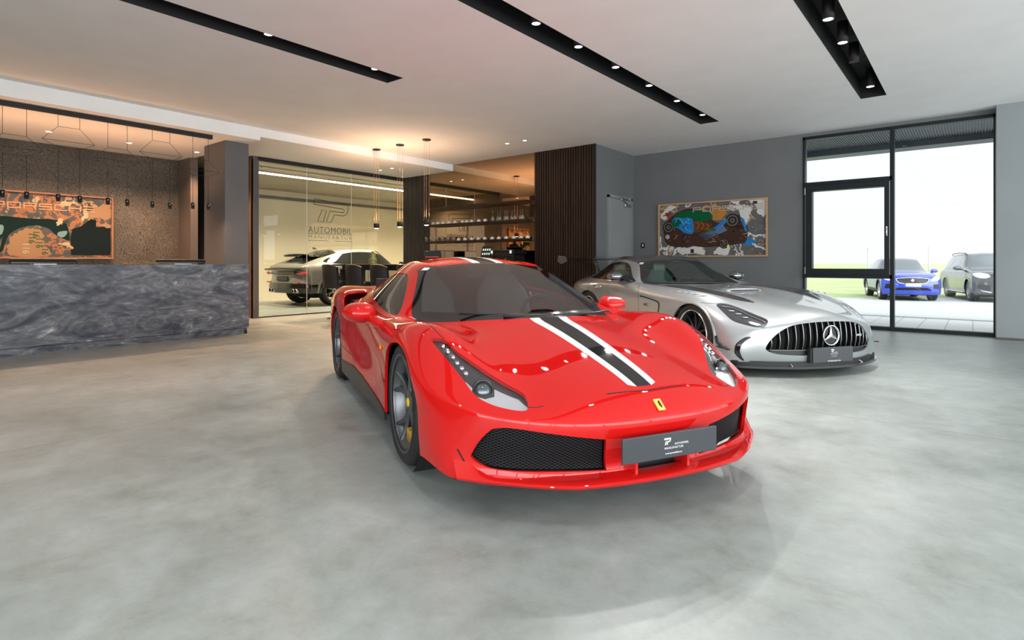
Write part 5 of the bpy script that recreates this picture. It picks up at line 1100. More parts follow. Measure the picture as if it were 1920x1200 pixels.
# ================================================================== furniture and fittings
def reception():
    r = empty('reception_desk', (-9.4, 1.9, 0), 0, 'long reception counter faced with blue-grey marbled stone', 'counter')
    def L(lo, hi): return tuple(a-b for a, b in zip(lo, (-9.4, 1.9, 0))), tuple(a-b for a, b in zip(hi, (-9.4, 1.9, 0)))
    boxo('front_panel', *L((-9.06, -1.2, .095), (-9.0, 4.50, 1.10)), M_MARBLE, r); boxo('plinth', *L((-9.06, -1.2, 0), (-9.003, 4.42, .088)), M_MARBLE, r)
    boxo('end_panel', *L((-9.80, 4.44, .05), (-9.06, 4.50, 1.10)), M_MARBLE, r); boxo('end_plinth', *L((-9.72, 4.40, 0), (-9.03, 4.485, .05)), M_BLACK, r)
    b = MB(); b.box(*L((-9.80, -1.2, 1.06), (-9.06, 4.44, 1.098))); b.build('counter_top', M_MARBLE, r); boxo('shadow_gap', *L((-9.055, -1.2, .085), (-9.012, 4.44, .10)), M_BLACK, r)
    boxo('rear_panel', *L((-9.80, -1.2, 0), (-9.76, 4.44, 1.06)), M_DARKCOL, r)
    for y, lb in ((2.0, 'black computer monitor on the counter below the dark artwork'), (3.66, 'black computer monitor on the counter beside the grey column')):
        m = empty('monitor', (-9.45, y, 1.10), 0, lb, 'monitor', 'monitors on the reception counter')
        b = MB(); b.prism([(.03, .012), (.045, .072), (.035, .078), (.015, .016)], 'y', -.35, .35); b.build('screen', M_BPLA, m)
        b = MB(); b.box((-.10, -.12, 0), (.10, .12, .012), .003); b.box((-.02, -.03, .01), (.02, .03, .05)); b.build('stand', M_STEEL, m)
        boxo('bezel', (.044, -.33, .02), (.047, .33, .03), M_GBLK, m)
    pt = empty('planter', (-9.42, 3.12, 1.10), 0, 'low bowl of green moss on the reception counter', 'plant'); b = MB(); b.box((-.09, -.20, 0), (.09, .20, .025), .006); b.build('tray', M_COPPER, pt)
    rnd = random.Random(3); b = MB()
    for k in range(60):
        x, y = rnd.uniform(-.07, .07), rnd.uniform(-.18, .18); a = rnd.uniform(.008, .020); T = Matrix.Translation((x, y, .028)); b.T = T; b.lathe([(0, a*1.1), (a*.6, a*.9), (a, a*.3), (a*.9, -.005)], 6)
    tag(b.build('moss', m_noise('green_moss', (.03,.07,.01), (.14,.17,.03), 40, .9), pt), kind='stuff')
reception()
def artwork(name, O, xd, w, h_, label, m, frame_m_, seed, kind):
    """a framed panel; O lower left corner on the wall, xd direction of reading"""
    xd = Vector(xd).normalized(); up = Vector((0, 0, 1)); nrm = xd.cross(up); root = empty(name, O, 0, label, 'painting')
    T = Matrix((xd, up, nrm)).transposed().to_4x4()
    b = MB(); b.T = T; b.box((.02, .02, .0), (w-.02, h_-.02, .018)); b.build('canvas', m, root)
    b = MB(); b.T = T; t = .028
    for lo, hi in (((t, 0, 0), (w-t, t, .05)), ((t, h_-t, 0), (w-t, h_, .05)), ((0, 0, 0), (t, h_, .05)), ((w-t, 0, 0), (w, h_, .05))): b.box(lo, hi)
    b.build('frame', frame_m_, root)
    return root, T, b
def m_art(name, pal, scale, seed):
    m = mat(name, pal[0], .6); n, l, N, b = nodes(m); tc = N('ShaderNodeTexCoord'); mp = N('ShaderNodeMapping'); mp.inputs['Location'].default_value = (seed, seed*2.1, seed*.7); l.new(tc.outputs['Object'], mp.inputs[0])
    k = N('ShaderNodeTexNoise'); k.inputs['Scale'].default_value = scale; k.inputs['Detail'].default_value = 9; k.inputs['Roughness'].default_value = .62; k.inputs['Distortion'].default_value = .4; l.new(mp.outputs[0], k.inputs['Vector'])
    st = []; K = len(pal)
    for i, c in enumerate(pal): st.append((.30+.40*i/(K-1), c))
    r = ramp(N, st, 'CONSTANT'); l.new(k.outputs[0], r.inputs[0]); l.new(r.outputs[0], b.inputs['Base Color']); return m
BR, DG, WH, OR, TL, GN, BL, BK, TAN = (.10,.055,.03), (.085,.085,.085), (.62,.62,.62), (.42,.17,.05), (.42,.27,.14), (.01,.12,.04), (.02,.20,.50), (.008,.010,.010), (.50,.32,.19)
def wordmark(root, T, x, y, w, h_, m, depth=.022):
    """PORSCHE set wide in outlined caps"""
    b = MB(); b.T = T; n = 7; gap = w*.022; cw = (w-gap*6)/7; t = h_*.17; z0, z1 = .018, depth
    ct = [0]
    def R(x0, y0, x1, y1): ct[0] += 1; b.box((x0, y0, z0), (x1, y1, z1+.0003*(ct[0] % 5)))
    for i, ch in enumerate('PORSCHE'):
        a = x+i*(cw+gap); c = a+cw; m_ = y+h_*.42
        if ch in 'PR': R(a, y, a+t, y+h_); R(a, y+h_-t, c, y+h_); R(c-t, m_, c, y+h_); R(a, m_, c, m_+t)
        if ch == 'R': b.prism([(c-t*2.6, m_), (c-t*1.2, m_), (c, y), (c-t*1.4, y)], 'z', z0, z1)
        if ch == 'O': R(a, y, a+t, y+h_); R(c-t, y, c, y+h_); R(a, y, c, y+t); R(a, y+h_-t, c, y+h_)
        if ch == 'S': R(a, y+h_-t, c, y+h_); R(a, m_, a+t, y+h_); R(a, m_, c, m_+t); R(c-t, y, c, m_+t); R(a, y, c, y+t)
        if ch == 'C': R(a, y, a+t, y+h_); R(a, y+h_-t, c, y+h_); R(a, y, c, y+t)
        if ch == 'H': R(a, y, a+t, y+h_); R(c-t, y, c, y+h_); R(a, m_, c, m_+t)
        if ch == 'E': R(a, y+h_-t, c, y+h_); R(a, m_, c, m_+t); R(a, y, c, y+t)
    b.build('lettering', m, root)
def shape(root, T, name, P, m, z=.019, smooth=True):
    b = MB(); b.T = T; q = smooth_poly(P, 4) if smooth else P
    if 'splash' in name or 'patch' in name:
        rj = random.Random(len(P)+int(P[0][0]*1000)); q = [(x+rj.uniform(-.022, .022), y+rj.uniform(-.022, .022)) for x, y in smooth_poly(P, 6)]
    b.prism(q, 'z', z, z+.0015); return b.build(name, m, root)
def disc_(root, T, name, x, y, r, mats, z=.020, ry=None):
    b = MB(); b.T = T; ry = ry or r
    for k, (f, mi) in enumerate(((1, 0), (.80, 1), (.62, 0), (.35, 1), (.15, 0))): b.m = mi; b.prism([(x+r*f*math.cos(2*PI*i/28), y+ry*f*math.sin(2*PI*i/28)) for i in range(28)], 'z', z+.0006*k, z+.0006*(k+1))
    b.build(name, mats, root)
CP = lambda n, c=(.5,.5,.5), r=.55: mat('paint_'+n, c, r, spec=.05)
# right-hand artwork
root, T, _ = artwork('painting', (-5.145, 11.335, 1.245), (1, 0, 0), 2.165, 1.105, 'wide framed artwork of a blue and green racing car on the grey wall', m_art('mottled_canvas', (BR, DG, TL, DG, (.11,.11,.11), DG, WH, DG, TL, WH), 2.2, 3.3), m_noise('pale_oak_frame', (.42,.25,.12), (.50,.31,.16), 5, .5, (1, 1, 6)), 1, 0)
shape(root, T, 'painted_car_body', [(.12,.60),(.22,.78),(.45,.93),(.72,.98),(.98,.86),(1.12,.74),(1.30,.66),(1.55,.80),(1.68,.78),(1.80,.60),(1.78,.30),(1.60,.24),(1.20,.20),(.70,.20),(.30,.22),(.14,.34)], CP('umber', (.055,.030,.022)))
shape(root, T, 'painted_blue_panel', [(.28,.62),(.34,.80),(.62,.88),(.745,.72),(.74,.48),(.56,.50),(.42,.60)], CP('sky_blue', (.02,.19,.50)), .0206)
shape(root, T, 'painted_green_panel', [(.34,.84),(.52,.92),(.76,.94),(1.06,.90),(1.12,.76),(.90,.70),(.72,.78),(.48,.80)], CP('deep_green', (.005,.10,.035)), .0207)
shape(root, T, 'painted_green_patch', [(.30,.66),(.36,.78),(.48,.74),(.44,.62)], CP('deep_green'), .0222)
shape(root, T, 'painted_orange_panel', [(1.14,.72),(1.14,.98),(1.32,.98),(1.42,.86),(1.30,.72)], CP('ochre', (.42,.19,.05)), .0208, False)
shape(root, T, 'painted_brown_panel', [(.76,.50),(.76,.74),(1.12,.66),(1.12,.50)], CP('chestnut', (.13,.045,.015)), .0209, False)
shape(root, T, 'painted_blue_arm', [(1.14,.56),(1.40,.74),(1.44,.69),(1.22,.53)], CP('sky_blue'), .0212, False)
shape(root, T, 'painted_blue_strut', [(1.66,.78),(1.74,.72),(1.80,.48),(1.76,.48)], CP('sky_blue'), .0212, False)
shape(root, T, 'painted_blue_fin', [(1.74,.22),(1.80,.36),(1.98,.30),(1.84,.22)], CP('sky_blue'), .0212, False)
shape(root, T, 'painted_green_triangle', [(.96,.46),(1.14,.58),(1.14,.46)], CP('leaf_green', (.01,.16,.05)), .0212, False)
for k, L in enumerate([[(.78,.70),(.86,.66),(.82,.56)],[(.88,.70),(.96,.64),(.90,.54)],[(1.0,.66),(1.06,.62),(1.0,.54)],[(1.18,.86),(1.26,.90)],[(.36,.70),(.44,.80),(.56,.66),(.60,.56),(.70,.52)],[(.60,.80),(.66,.76),(.58,.70),(.68,.68)]]):
    b = MB(); b.T = T; b.tube([(p[0], p[1], .0235) for p in spline(L, 4)], .006, 4); b.build('painted_line', CP('ochre') if k < 4 else CP('pale_blue', (.15,.45,.75)), root)
for k in range(9):
    b = MB(); b.T = T; y = .40+k*.013; b.tube([(1.0-k*.02, y-.06, .0235), (1.2, y+.02, .0235), (1.42-k*.01, y+.12, .0235)], .0028, 4); b.build('painted_line', CP(['pale_blue', 'lilac'][k % 2], [(.15,.45,.75), (.35,.30,.60)][k % 2]), root)
rnd = random.Random(11)
for k in range(70):
    x, y = rnd.uniform(.2, 1.75), rnd.uniform(.24, .62); a = rnd.uniform(-.5, .9); l = rnd.uniform(.03, .14); c_ = [('umber_light', (.14,.08,.05)), ('soot', (.012,.010,.010)), ('ochre', (.42,.19,.05)), ('bone', (.40,.36,.30)), ('soot', 0), ('umber_light', 0), ('slate_blue', (.05,.10,.22))][k % 7]
    b = MB(); b.T = T; b.tube([(x, y, .0222), (x+l*math.cos(a)*.5, y+l*math.sin(a)*.5+rnd.uniform(-.02, .02), .0222), (x+l*math.cos(a), y+l*math.sin(a), .0222)], [.002, rnd.uniform(.003, .012), .002], 4); b.build('brush_stroke', CP(*c_) if c_[1] else CP(c_[0]), root)
WM = [CP('wheel_dark', (.03,.022,.02)), CP('wheel_grey', (.13,.12,.11))]
disc_(root, T, 'painted_wheel', .22, .62, .125, WM, .022); disc_(root, T, 'painted_wheel', 1.52, .70, .135, WM, .022); disc_(root, T, 'painted_wheel', 1.36, .26, .10, WM, .022)
disc_(root, T, 'painted_hub', .20, .42, .045, [CP('off_white', (.6,.6,.58)), WM[0]], .022)
for P in ([(.48,.07),(.56,.18),(.90,.20),(.98,.10),(.96,.06)], [(1.18,.06),(1.26,.20),(1.46,.22),(1.42,.06)], [(1.50,.98),(1.62,.92),(1.70,.70),(1.80,.62),(1.84,.80),(1.90,.94),(1.70,1.0)], [(1.84,1.06),(2.12,1.07),(2.12,.76),(2.0,.80),(1.96,.96)], [(.06,.84),(.12,.98),(.28,1.06),(.36,1.02),(.22,.92),(.16,.78)]): shape(root, T, 'white_splash', P, CP('off_white'), .0192)
shape(root, T, 'red_splash', [(.10,.86),(.20,.92),(.28,.90),(.20,.84)], CP('rust_red', (.30,.03,.015)), .0216); shape(root, T, 'yellow_dot', [(1.42,.19),(1.46,.19),(1.46,.23),(1.42,.23)], CP('bright_yellow', (.8,.7,.02)), .0216)
shape(root, T, 'black_square', [(1.90,.995),(1.98,.995),(1.98,1.05),(1.90,1.05)], M_BLACK, .0216, False); shape(root, T, 'black_square', [(.69,.08),(.76,.08),(.76,.16),(.69,.16)], M_BLACK, .0216, False)
wordmark(root, T, .74, .90, 1.34, .10, mat('tan_lettering', (.45,.33,.22), .5), .026)
# left-hand artwork behind the counter
root, T, _ = artwork('painting', (-12.785, 1.30, 1.20), (0, 1, 0), 2.45, 1.165, 'large framed artwork of dark green car wheel arches behind the counter', m_art('camouflage_canvas', ((.01,.012,.012), (.012,.03,.028), (.05,.055,.055), (.30,.12,.045), (.06,.065,.065), (.035,.05,.05), (.36,.22,.12), (.02,.04,.035), (.05,.05,.05)), 2.6, 8.1), M_COPPER, 2, 1)
DKG = CP('bottle_green', (.006,.018,.014), .2)
shape(root, T, 'painted_car_body', [(.40,.70),(.80,.72),(1.15,.70),(1.42,.69),(1.30,.62),(1.05,.52),(.80,.30),(.75,.10),(.40,.10)], DKG)
shape(root, T, 'painted_wheel_arch', [(.86,.14),(.95,.42),(1.20,.57),(1.45,.55),(1.60,.40),(1.70,.36),(1.78,.34),(1.74,.60),(1.62,.68),(1.40,.70),(1.1,.60),(.90,.46),(.82,.14)], DKG, .0195)
shape(root, T, 'painted_lamp', [(1.60,.42),(1.62,.48),(1.74,.50),(1.72,.42),(1.66,.38)], CP('pale_aqua', (.16,.28,.30)), .0215)
shape(root, T, 'painted_lamp', [(.80,.40),(.82,.56),(.87,.54),(.85,.42)], CP('pale_aqua'), .0215)
shape(root, T, 'painted_rear_body', [(1.80,.07),(1.79,.38),(1.82,.54),(1.95,.60),(2.10,.74),(2.18,.72),(2.18,.60),(2.41,.60),(2.41,.07)], CP('near_black', (.006,.010,.008), .15), .0200, False)
shape(root, T, 'painted_tan_patch', [(.95,.06),(.95,.30),(1.15,.52),(1.38,.48),(1.40,.30),(1.50,.06)], CP('tan', (.30,.19,.11)), .0191); shape(root, T, 'painted_tan_patch', [(2.20,.61),(2.24,.66),(2.41,.66),(2.41,.60)], CP('tan'), .0206, False)
shape(root, T, 'painted_tan_patch', [(2.0,.80),(2.20,.98),(2.40,1.04),(2.40,.78),(2.2,.76)], CP('tan'), .0191)
for P in ([(1.95,.70),(1.99,.86),(1.97,.94),(2.03,.92),(2.05,.78)], [(1.62,.96),(1.70,1.04),(1.86,1.04),(1.76,.94)], [(1.58,.66),(1.66,.72),(1.70,.66),(1.62,.60)], [(1.62,.26),(1.74,.30),(1.84,.20),(1.72,.20)], [(1.26,1.0),(1.28,1.08),(1.34,1.08),(1.32,.99)]): shape(root, T, 'cream_splash', P, CP('cream', (.42,.36,.23)), .0208)
for (x, y, s) in ((1.16,.12,1), (1.30,.40,0), (1.34,.22,0), (1.42,.10,0), (1.24,.30,0)):
    text_ob('stencil_number', '116', .13, CP('cream') if s else CP('stencil_green', (.05,.09,.04)), root, T @ Matrix.Translation((x, y+.06, .021)) @ Matrix.Rotation(-PI/2, 4, 'Z'), bold=.002)
wordmark(root, T, .70, .86, 1.46, .11, mat('copper_lettering', (.50,.27,.15), .5), .026)
def card_reader():
    r = empty('wall_switch', (-5.515, 11.35, 1.50), 0, 'small black card reader on the grey wall left of the artwork', 'switch'); boxo('plate', (-.045, -.012, -.055), (.045, 0, .055), M_BPLA, r, bev=.004); boxo('card_symbol', (-.012, -.014, -.02), (.014, -.011, .028), mat('white_mark', (.7,.7,.7), .5), r)
card_reader()
# wire pendant over the counter
def wire_lamp():
    r = empty('pendant_light', (-9.85, 1.5, 3.24), 0, 'black ceiling bar with wire frames and small cylinder lamps over the counter', 'lamp')
    O = Vector((-9.85, 1.5, 3.24)); boxo('ceiling_bar', Vector((-9.88, -1.0, 3.175))-O, Vector((-9.82, 4.30, 3.24))-O, M_BLACK, r)
    Y = [(1.662,1.907),(2.246,2.492),(2.829,3.076),(3.412,3.659),(4.0,4.242)]
    Y = [(a-5*.5845, b-5*.5845) for a, b in Y[1:]]+Y
    for k, (a, b_) in enumerate(Y):
        high = k % 2 == 1 if len(Y) == 9 else 0
        z1, z2, z3 = (3.01, 2.815, 2.74) if (k % 2 == 1) else (2.81, 2.66, 2.60)
        if abs(a-2.246) < .01 or abs(a-3.412) < .01: z1, z2, z3 = 3.01, 2.815, 2.74
        elif a > 1.6: z1, z2, z3 = 2.81, 2.64, 2.57
        m_ = (a+b_)/2; ya, yb = m_-.30, m_+.30; f = MB(); w = .0028; P = lambda y, z, dx=0: Vector((-9.85+dx, y, z))-O
        for y, ye in ((a, ya), (b_, yb)):
            zh = 2.09
            f.tube([P(y, 3.18), P(y, z1)], w, 5); f.tube([P(y, z1), P(ye, z2)], w, 5); f.tube([P(ye, z2), P(y, z3-.02)], w, 5); f.tube([P(y, z3-.02), P(y, zh)], w, 5)
        f.tube([P(a, z1), P(b_, z1)], w, 5); f.tube([P(ya, z2), P(yb, z2)], w, 5); f.tube([P(a, z3-.02), P(b_, z3-.02)], w, 5)
        f.build('wire_frame', M_BLACK, r)
        for y in (a, b_):
            zz = 2.075 if a < 3.9 else 2.10; c = MB(); p = P(y, zz); c.lathe([(0, 0), (.024, 0), (.026, -.004), (.026, -.10), (.021, -.10), (.019, -.085), (0, -.085)], 16, c=tuple(p)); c.build('lamp_head', M_GBLK, r)
            if y > .5: spot('wire_lamp_glow', tuple(p+O+Vector((0, 0, -.105))), 15, WARM, 160, .6, .02); spot('added_uplight', tuple(p+O+Vector((-.75, 0, .06))), 7, (1, .50, .26), 165, .9, .08, aim=tuple(p+O+Vector((-.9, 0, 3))))  # the upward spots are added, set off from the heads, to warm the ceiling
wire_lamp()
# three pendants over the high table
def pendant(x, y, zc, zb, lb):
    r = empty('pendant_lamp', (x, y, zc), 0, lb, 'lamp', 'small cylinder pendants over the high table')
    b = MB(); b.lathe([(0, -.02), (.075, -.02), (.08, -.015), (.08, 0)], 24); b.build('canopy', M_BLACK, r)
    for a in (.4, 2.5, 4.6):
        b = MB(); b.tube([(.055*math.cos(a), .055*math.sin(a), -.02), (.052*math.cos(a), .052*math.sin(a), zb-zc+.095)], .0022, 5); b.build('cord', mat('copper_cord', (.55,.33,.20), .35, .6), r)
    b = MB(); b.lathe([(0, .095), (.055, .095), (.058, .09), (.058, 0), (.052, -.002), (.050, .02)], 24, c=(0, 0, zb-zc)); b.build('lamp_shade', M_BLACK, r)
    b = MB(); b.lathe([(0, -.014), (.025, -.011), (.045, -.001), (.050, .012)], 20, c=(0, 0, zb-zc)); b.build('bulb', M_LAMPW, r)
    spot('pendant_glow', (x, y, zb-.03), 40, WARM, 130, .8, .04)
    spot('pendant_up', (x, y, zb+.12), 9, WARM, 150, .9, .05, aim=(x, y, 5))
pendant(-9.50, 7.40, 3.45, 1.835, 'cylinder pendant over the high table, left one in front of the glass wall')
pendant(-8.77, 7.40, 3.45, 1.835, 'cylinder pendant over the high table, middle one before the dark slats')
pendant(-8.01, 7.40, 3.45, 1.84, 'cylinder pendant over the high table, right one beside the cup shelves')
spot('added_ceiling_wash', (-8.8, 7.3, 2.1), 115, WARM, 170, 1.0, .5, aim=(-8.8, 7.3, 5))  # added warm fill without a fixture, aimed up at the ceiling over the table
# high table, stools, bottle
def table():
    r = empty('high_table', (-9.35, 7.40, 0), 0, 'long black bar-height table under the three small pendants', 'table'); boxo('tabletop', (-1.15, -.38, 1.065), (1.45, .38, 1.10), M_BLACK, r, bev=.004)
    boxo('apron', (-.9, -.30, .98), (1.2, .30, 1.065), M_BLACK, r)
    for x in (-.95, 1.2): b = MB(); b.box((x-.03, -.30, 0), (x+.03, .30, 1.0)); b.build('leg', M_BLACK, r)
table()
def bottle():
    r = empty('glass_carafe', (-9.62, 7.40, 1.10), 0, 'greenish ribbed glass carafe standing on the high table', 'carafe'); G = glassy('green_bottle_glass', (.72,.80,.52), 1.5, haze=.14, haze_col=(.60,.66,.32))
    b = MB(); b.lathe([(0, 0), (.085, 0), (.088, .02), (.070, .05), (.082, .075), (.085, .10), (.060, .135), (.055, .15), (.060, .17), (.058, .195), (.040, .225), (.038, .235), (.043, .245), (.043, .27), (.036, .27), (.033, .235)], 24); b.build('vessel', G, r)
    b = MB(); b.lathe([(0, .275), (.030, .275), (.032, .262), (.032, .24)], 16); b.build('stopper', mat('cork', (.25,.22,.12), .6), r)
bottle()
def stool(x, y, rz, lb, proto=[None]):
    if proto[0] is None:
        r = empty('bar_stool', (0, 0, 0), 0, lb, 'stool', 'black upholstered bar stools at the high table'); UP = mat('black_upholstery', (.010,.009,.009), .6)
        P = []
        for i in range(9):    # wrap-round back: along arc
            a = -1.0+2.0*i/8; x_ = -.23*math.cos(a)+.0; y_ = .25*math.sin(a)/math.sin(1.0)
            zt = 1.10-.05*abs(a)**3; th = .025
            P.append([(x_-th, y_*1.02, .62), (x_-th-.02, y_*1.04, .85), (x_-th-.03, y_*1.02, zt-.015), (x_-th*.2-.03, y_*1.0, zt), (x_+th-.03, y_*.97, zt-.02), (x_+th-.01, y_*.94, .85), (x_+th, y_*.92, .66)])
        for row in P: row[:] = [(p[0], p[1]*.95, p[2]) for p in row]
        b = MB(); b.grid(P); b.build('backrest', UP, r)
        b = MB(); b.box((-.22, -.20, .66), (.22, .20, .76), .04); b.build('seat', UP, r)
        b = MB(); b.lathe([(0, 0), (.20, 0), (.20, .012), (.03, .03), (.026, .66)], 24); b.build('pedestal', M_BLACK, r)
        b = MB(); b.tube([(0, 0, .30), (.14, -.10, .30), (.17, 0, .30), (.14, .10, .30), (0, 0, .30)], .009, 6); b.build('footrest', M_BLACK, r)
        proto[0] = r; o = r
    else: o = copy_tree(proto[0]); o['label'] = lb
    o.location = (x, y, 0); o.rotation_euler = (0, 0, rz); return o
# backs towards the camera
def xs_at(us, y):
    o = []
    for u in us:
        k = (u-960)/FPX; dx, dy = k*math.cos(YAW)-math.sin(YAW), k*math.sin(YAW)+math.cos(YAW); o.append(dx/dy*y)
    return o
for x, lb in zip(xs_at([632, 677, 724, 775], 6.86), ('black bar stool at the high table, furthest left before the pale SUV', 'black bar stool at the high table, second from left, near the carafe', 'black bar stool at the high table, third from left, behind the red car roof edge', 'black bar stool at the high table, right end, mostly behind the red car')): stool(x, 6.86, PI/2, lb)
# bar shelves with crockery
def shelf(z, x0, lb):
    o = boxo('shelf', (x0, 9.42, z), (-7.215, 9.70, z+.04), m_noise('dark_walnut_shelf', (.014,.008,.006), (.026,.015,.010), 5, .4, (1, 8, 8))); tag(o, lb, 'shelf', 'dark floating shelves before the mirror')
shelf(2.40, -10.3, 'dark wooden wall shelf before the mirror, empty top one'); shelf(2.00, -10.3, 'dark wooden wall shelf before the mirror, middle one with cups and wine glasses'); shelf(1.60, -10.42, 'dark wooden wall shelf before the mirror, lowest one with tumblers and cups')
PORC = mat('white_porcelain', (.78,.76,.72), .25); GL = glassy('drinking_glass', (.90,.88,.85), 1.5, haze=.10, haze_col=(.8,.78,.74))
def repeat(maker, spots, labels, group):
    first = None
    for i, (p, lb) in enumerate(zip(spots, labels)):
        if first is None: first = maker(); o = first
        else: o = copy_tree(first)
        o.location = p; o['label'] = lb; o['group'] = group; 
def cup():
    r = empty('cup', label='x', cat='cup'); b = MB(); b.lathe([(0, .062), (.020, .062), (.023, .056), (.036, .040), (.046, .012), (.047, 0), (.043, 0), (.040, .014), (.0, .05)], 20); b.build('bowl', PORC, r)
    b = MB(); b.tube([(.043, 0, .018), (.060, 0, .022), (.062, 0, .040), (.036, 0, .045)], .005, 6); b.build('handle', PORC, r); return r
def tumbler():
    r = empty('tumbler', label='x', cat='glass'); b = MB(); b.lathe([(0, 0), (.030, 0), (.033, .11), (.031, .11), (.028, .008), (0, .008)], 16); b.build('vessel', GL, r); return r
def wineglass():
    r = empty('wine_glass', label='x', cat='glass'); b = MB(); b.lathe([(.030, 0), (.038, .04), (.036, .075), (.018, .10), (.004, .105)], 16); b.build('bowl', GL, r); b = MB(); b.lathe([(.004, .105), (.0035, .19), (.0035, .20)], 8); b.build('stem', GL, r)
    b = MB(); b.lathe([(.0035, .20), (.034, .204), (.034, .207), (0, .207)], 16); b.build('foot', GL, r); return r
def xs_at(us, y):
    o = []
    for u in us:
        k = (u-960)/FPX; dx, dy = k*math.cos(YAW)-math.sin(YAW), k*math.sin(YAW)+math.cos(YAW); o.append(dx/dy*y)
    return o
u2 = [812.6,821,831,841.6,853,867,875,884,897.6,909.6]; sp2 = [(x, 9.52, 2.04) for x in xs_at(u2, 9.52)]
repeat(cup, sp2, ['upturned white cup on the middle shelf, %s' % s for s in ('the one at the left end', 'second from the left end', 'third from the left end', 'fourth from the left end', 'fifth from the left end', 'sixth from the left end', 'fourth from the wine glasses', 'third from the wine glasses', 'second from the wine glasses', 'nearest to the wine glasses')], 'upturned cups on the middle shelf')
u3 = [860,871.8,884,896.4,909,922.8,935.4,949,963.4,976.9,989]; sp3 = [(x, 9.52, 1.64) for x in xs_at(u3, 9.52)]
repeat(cup, sp3, ['upturned white cup on the lowest shelf, %s' % s for s in ('nearest to the tumblers', 'second from the tumblers', 'third from the tumblers', 'fourth from the tumblers', 'fifth from the tumblers', 'in the middle of its row', 'fifth from the brown slats', 'fourth from the brown slats', 'third from the brown slats', 'second from the brown slats', 'nearest to the brown slats')], 'upturned cups on the lowest shelf')
u4 = [801,806,811,816,821.5,827,832,837,842,847,852]; sp4 = [(x, 9.50+.05*(i % 2), 1.64) for i, x in enumerate(xs_at(u4, 9.52))]
repeat(tumbler, sp4, ['clear straight tumbler on the lowest shelf left of the cups']*len(sp4), 'tumblers on the lowest shelf')
u5 = [925,931.6,938.6,945.5,952,958.5,967,974,981]; sp5 = [(x, 9.50+.05*(i % 2), 2.04) for i, x in enumerate(xs_at(u5, 9.52))]
repeat(wineglass, sp5, ['upturned wine glass on the middle shelf, foot up, right of the cups']*len(sp5), 'upturned wine glasses on the middle shelf')
def bar():
    r = empty('bar_counter', (-8.8, 9.35, 0), 0, 'dark bar counter below the mirror and shelves', 'counter'); boxo('cabinet', (-1.55, -.30, 0), (1.58, .34, .92), M_BLACK, r); boxo('worktop', (-1.56, -.32, .92), (1.59, .34, .96), M_GBLK, r)
    t = empty('till', (-8.10, 9.22, .962), -.25, 'black touch-screen till showing rows of small icons', 'till'); T = Matrix.Translation((0, 0, .40)) @ Matrix.Rotation(-.25, 4, 'X')
    b = MB(); b.T = T; b.box((-.19, -.015, -.13), (.19, .015, .13), .006); b.build('screen', M_GBLK, t); b = MB(); b.tube([(0, .02, .34), (0, .05, 0)], .02, 8); b.box((-.10, -.05, 0), (.10, .12, .015)); b.build('stand', M_STEEL, t)
    for i in range(4):
        for j in range(2):
            b = MB(); b.T = T; x, z = -.12+i*.08, -.045+j*.09; b.prism([(x-.022, z-.02), (x+.022, z-.02), (x+.014, z+.012), (x+.018, z+.022), (x-.014, z+.02)], 'y', -.0175, -.016); b.build('icon', mat('screen_icon', (.5,.6,.55), .5, emit=(.7,.85,.78), estr=1.2), t)
    c = empty('coffee_machine', (-7.55, 9.25, .96), 0, 'black bar coffee machine right of the till', 'coffee machine')
    b = MB(); b.box((-.28, -.20, 0), (.30, .22, .34), .02); b.box((-.30, -.22, .34), (.32, .24, .44), .015); b.box((-.26, -.26, .0), (.28, -.18, .06), .008); b.build('housing', M_GBLK, c)
    for x in (-.24, .26): b = MB(); b.box((x-.02, -.235, .36), (x+.02, -.222, .42)); b.build('button_panel', mat('pale_display', (.6,.65,.7), .4, emit=(.8,.9,1), estr=.6), c)
    for x in (-.10, .12): b = MB(); b.tube([(x, -.20, .26), (x, -.24, .22), (x, -.24, .16)], .012, 8); b.build('spout', M_STEEL, c)
    e = empty('drinks_fridge', (-9.58, 9.28, .96), 0, 'small black glass-fronted unit at the left of the bar', 'fridge'); boxo('housing', (-.36, -.18, 0), (.2, .25, .45), M_GBLK, e, bev=.01); boxo('red_light_strip', (-.30, -.19, .30), (.14, -.181, .312), mat('red_display', (.5,.02,.02), .4, emit=(1,.05,.05), estr=.8), e)
bar()
# ceiling lamps
def downlight(x, y, z, lb, cat_group, lens, r_=.035, tube=0.0, power=0, col=COLD, angle=80, blend=.6, size=.04, lit=True, aim=None):
    r = empty('ceiling_light', (x, y, z), 0, lb, 'lamp', cat_group)
    b = MB()
    if tube: b.lathe([(0, tube), (r_+.008, tube), (r_+.008, 0), (r_, 0), (r_, .012)], 20)
    else: b.lathe([(r_+.010, 0), (r_+.010, -.003), (r_, -.003), (r_, .01)], 20)
    b.build('housing', M_BLACK if tube else M_CEIL, r)
    b = MB(); b.lathe([(0, .004), (r_, .004)], 20) if tube else b.lathe([(0, -.001), (r_, -.001)], 20); b.build('lamp_lens', lens if lit else M_BPLA, r)
    if power: spot('downlight', (x, y, z-.03), power, col, angle, blend, size, aim=aim)
PW = 62
gs = 'spotlights in the %s ceiling slot'
for i, y in enumerate([3.029-1.35*2, 3.029-1.35, 3.029, 4.376]):
    if y < 1.9: spot('slot_lamp', (-5.65, y, 3.44), PW*.9, COLD, 72, .8, .05); continue
    downlight(-5.65, y, 3.47, ['round spotlight in the left ceiling slot, the nearer one', 'round spotlight in the left ceiling slot, close to its end'][i-2], gs % 'left', M_LAMPC, .042, .2, PW*1.3, COLD, 72, .8)
L2 = [4.54, 5.315, 6.15, 7.062, 7.985, 8.986]; nm = ['nearest', 'second nearest', 'third nearest', 'third from the far end', 'second from the far end', 'at the far end']
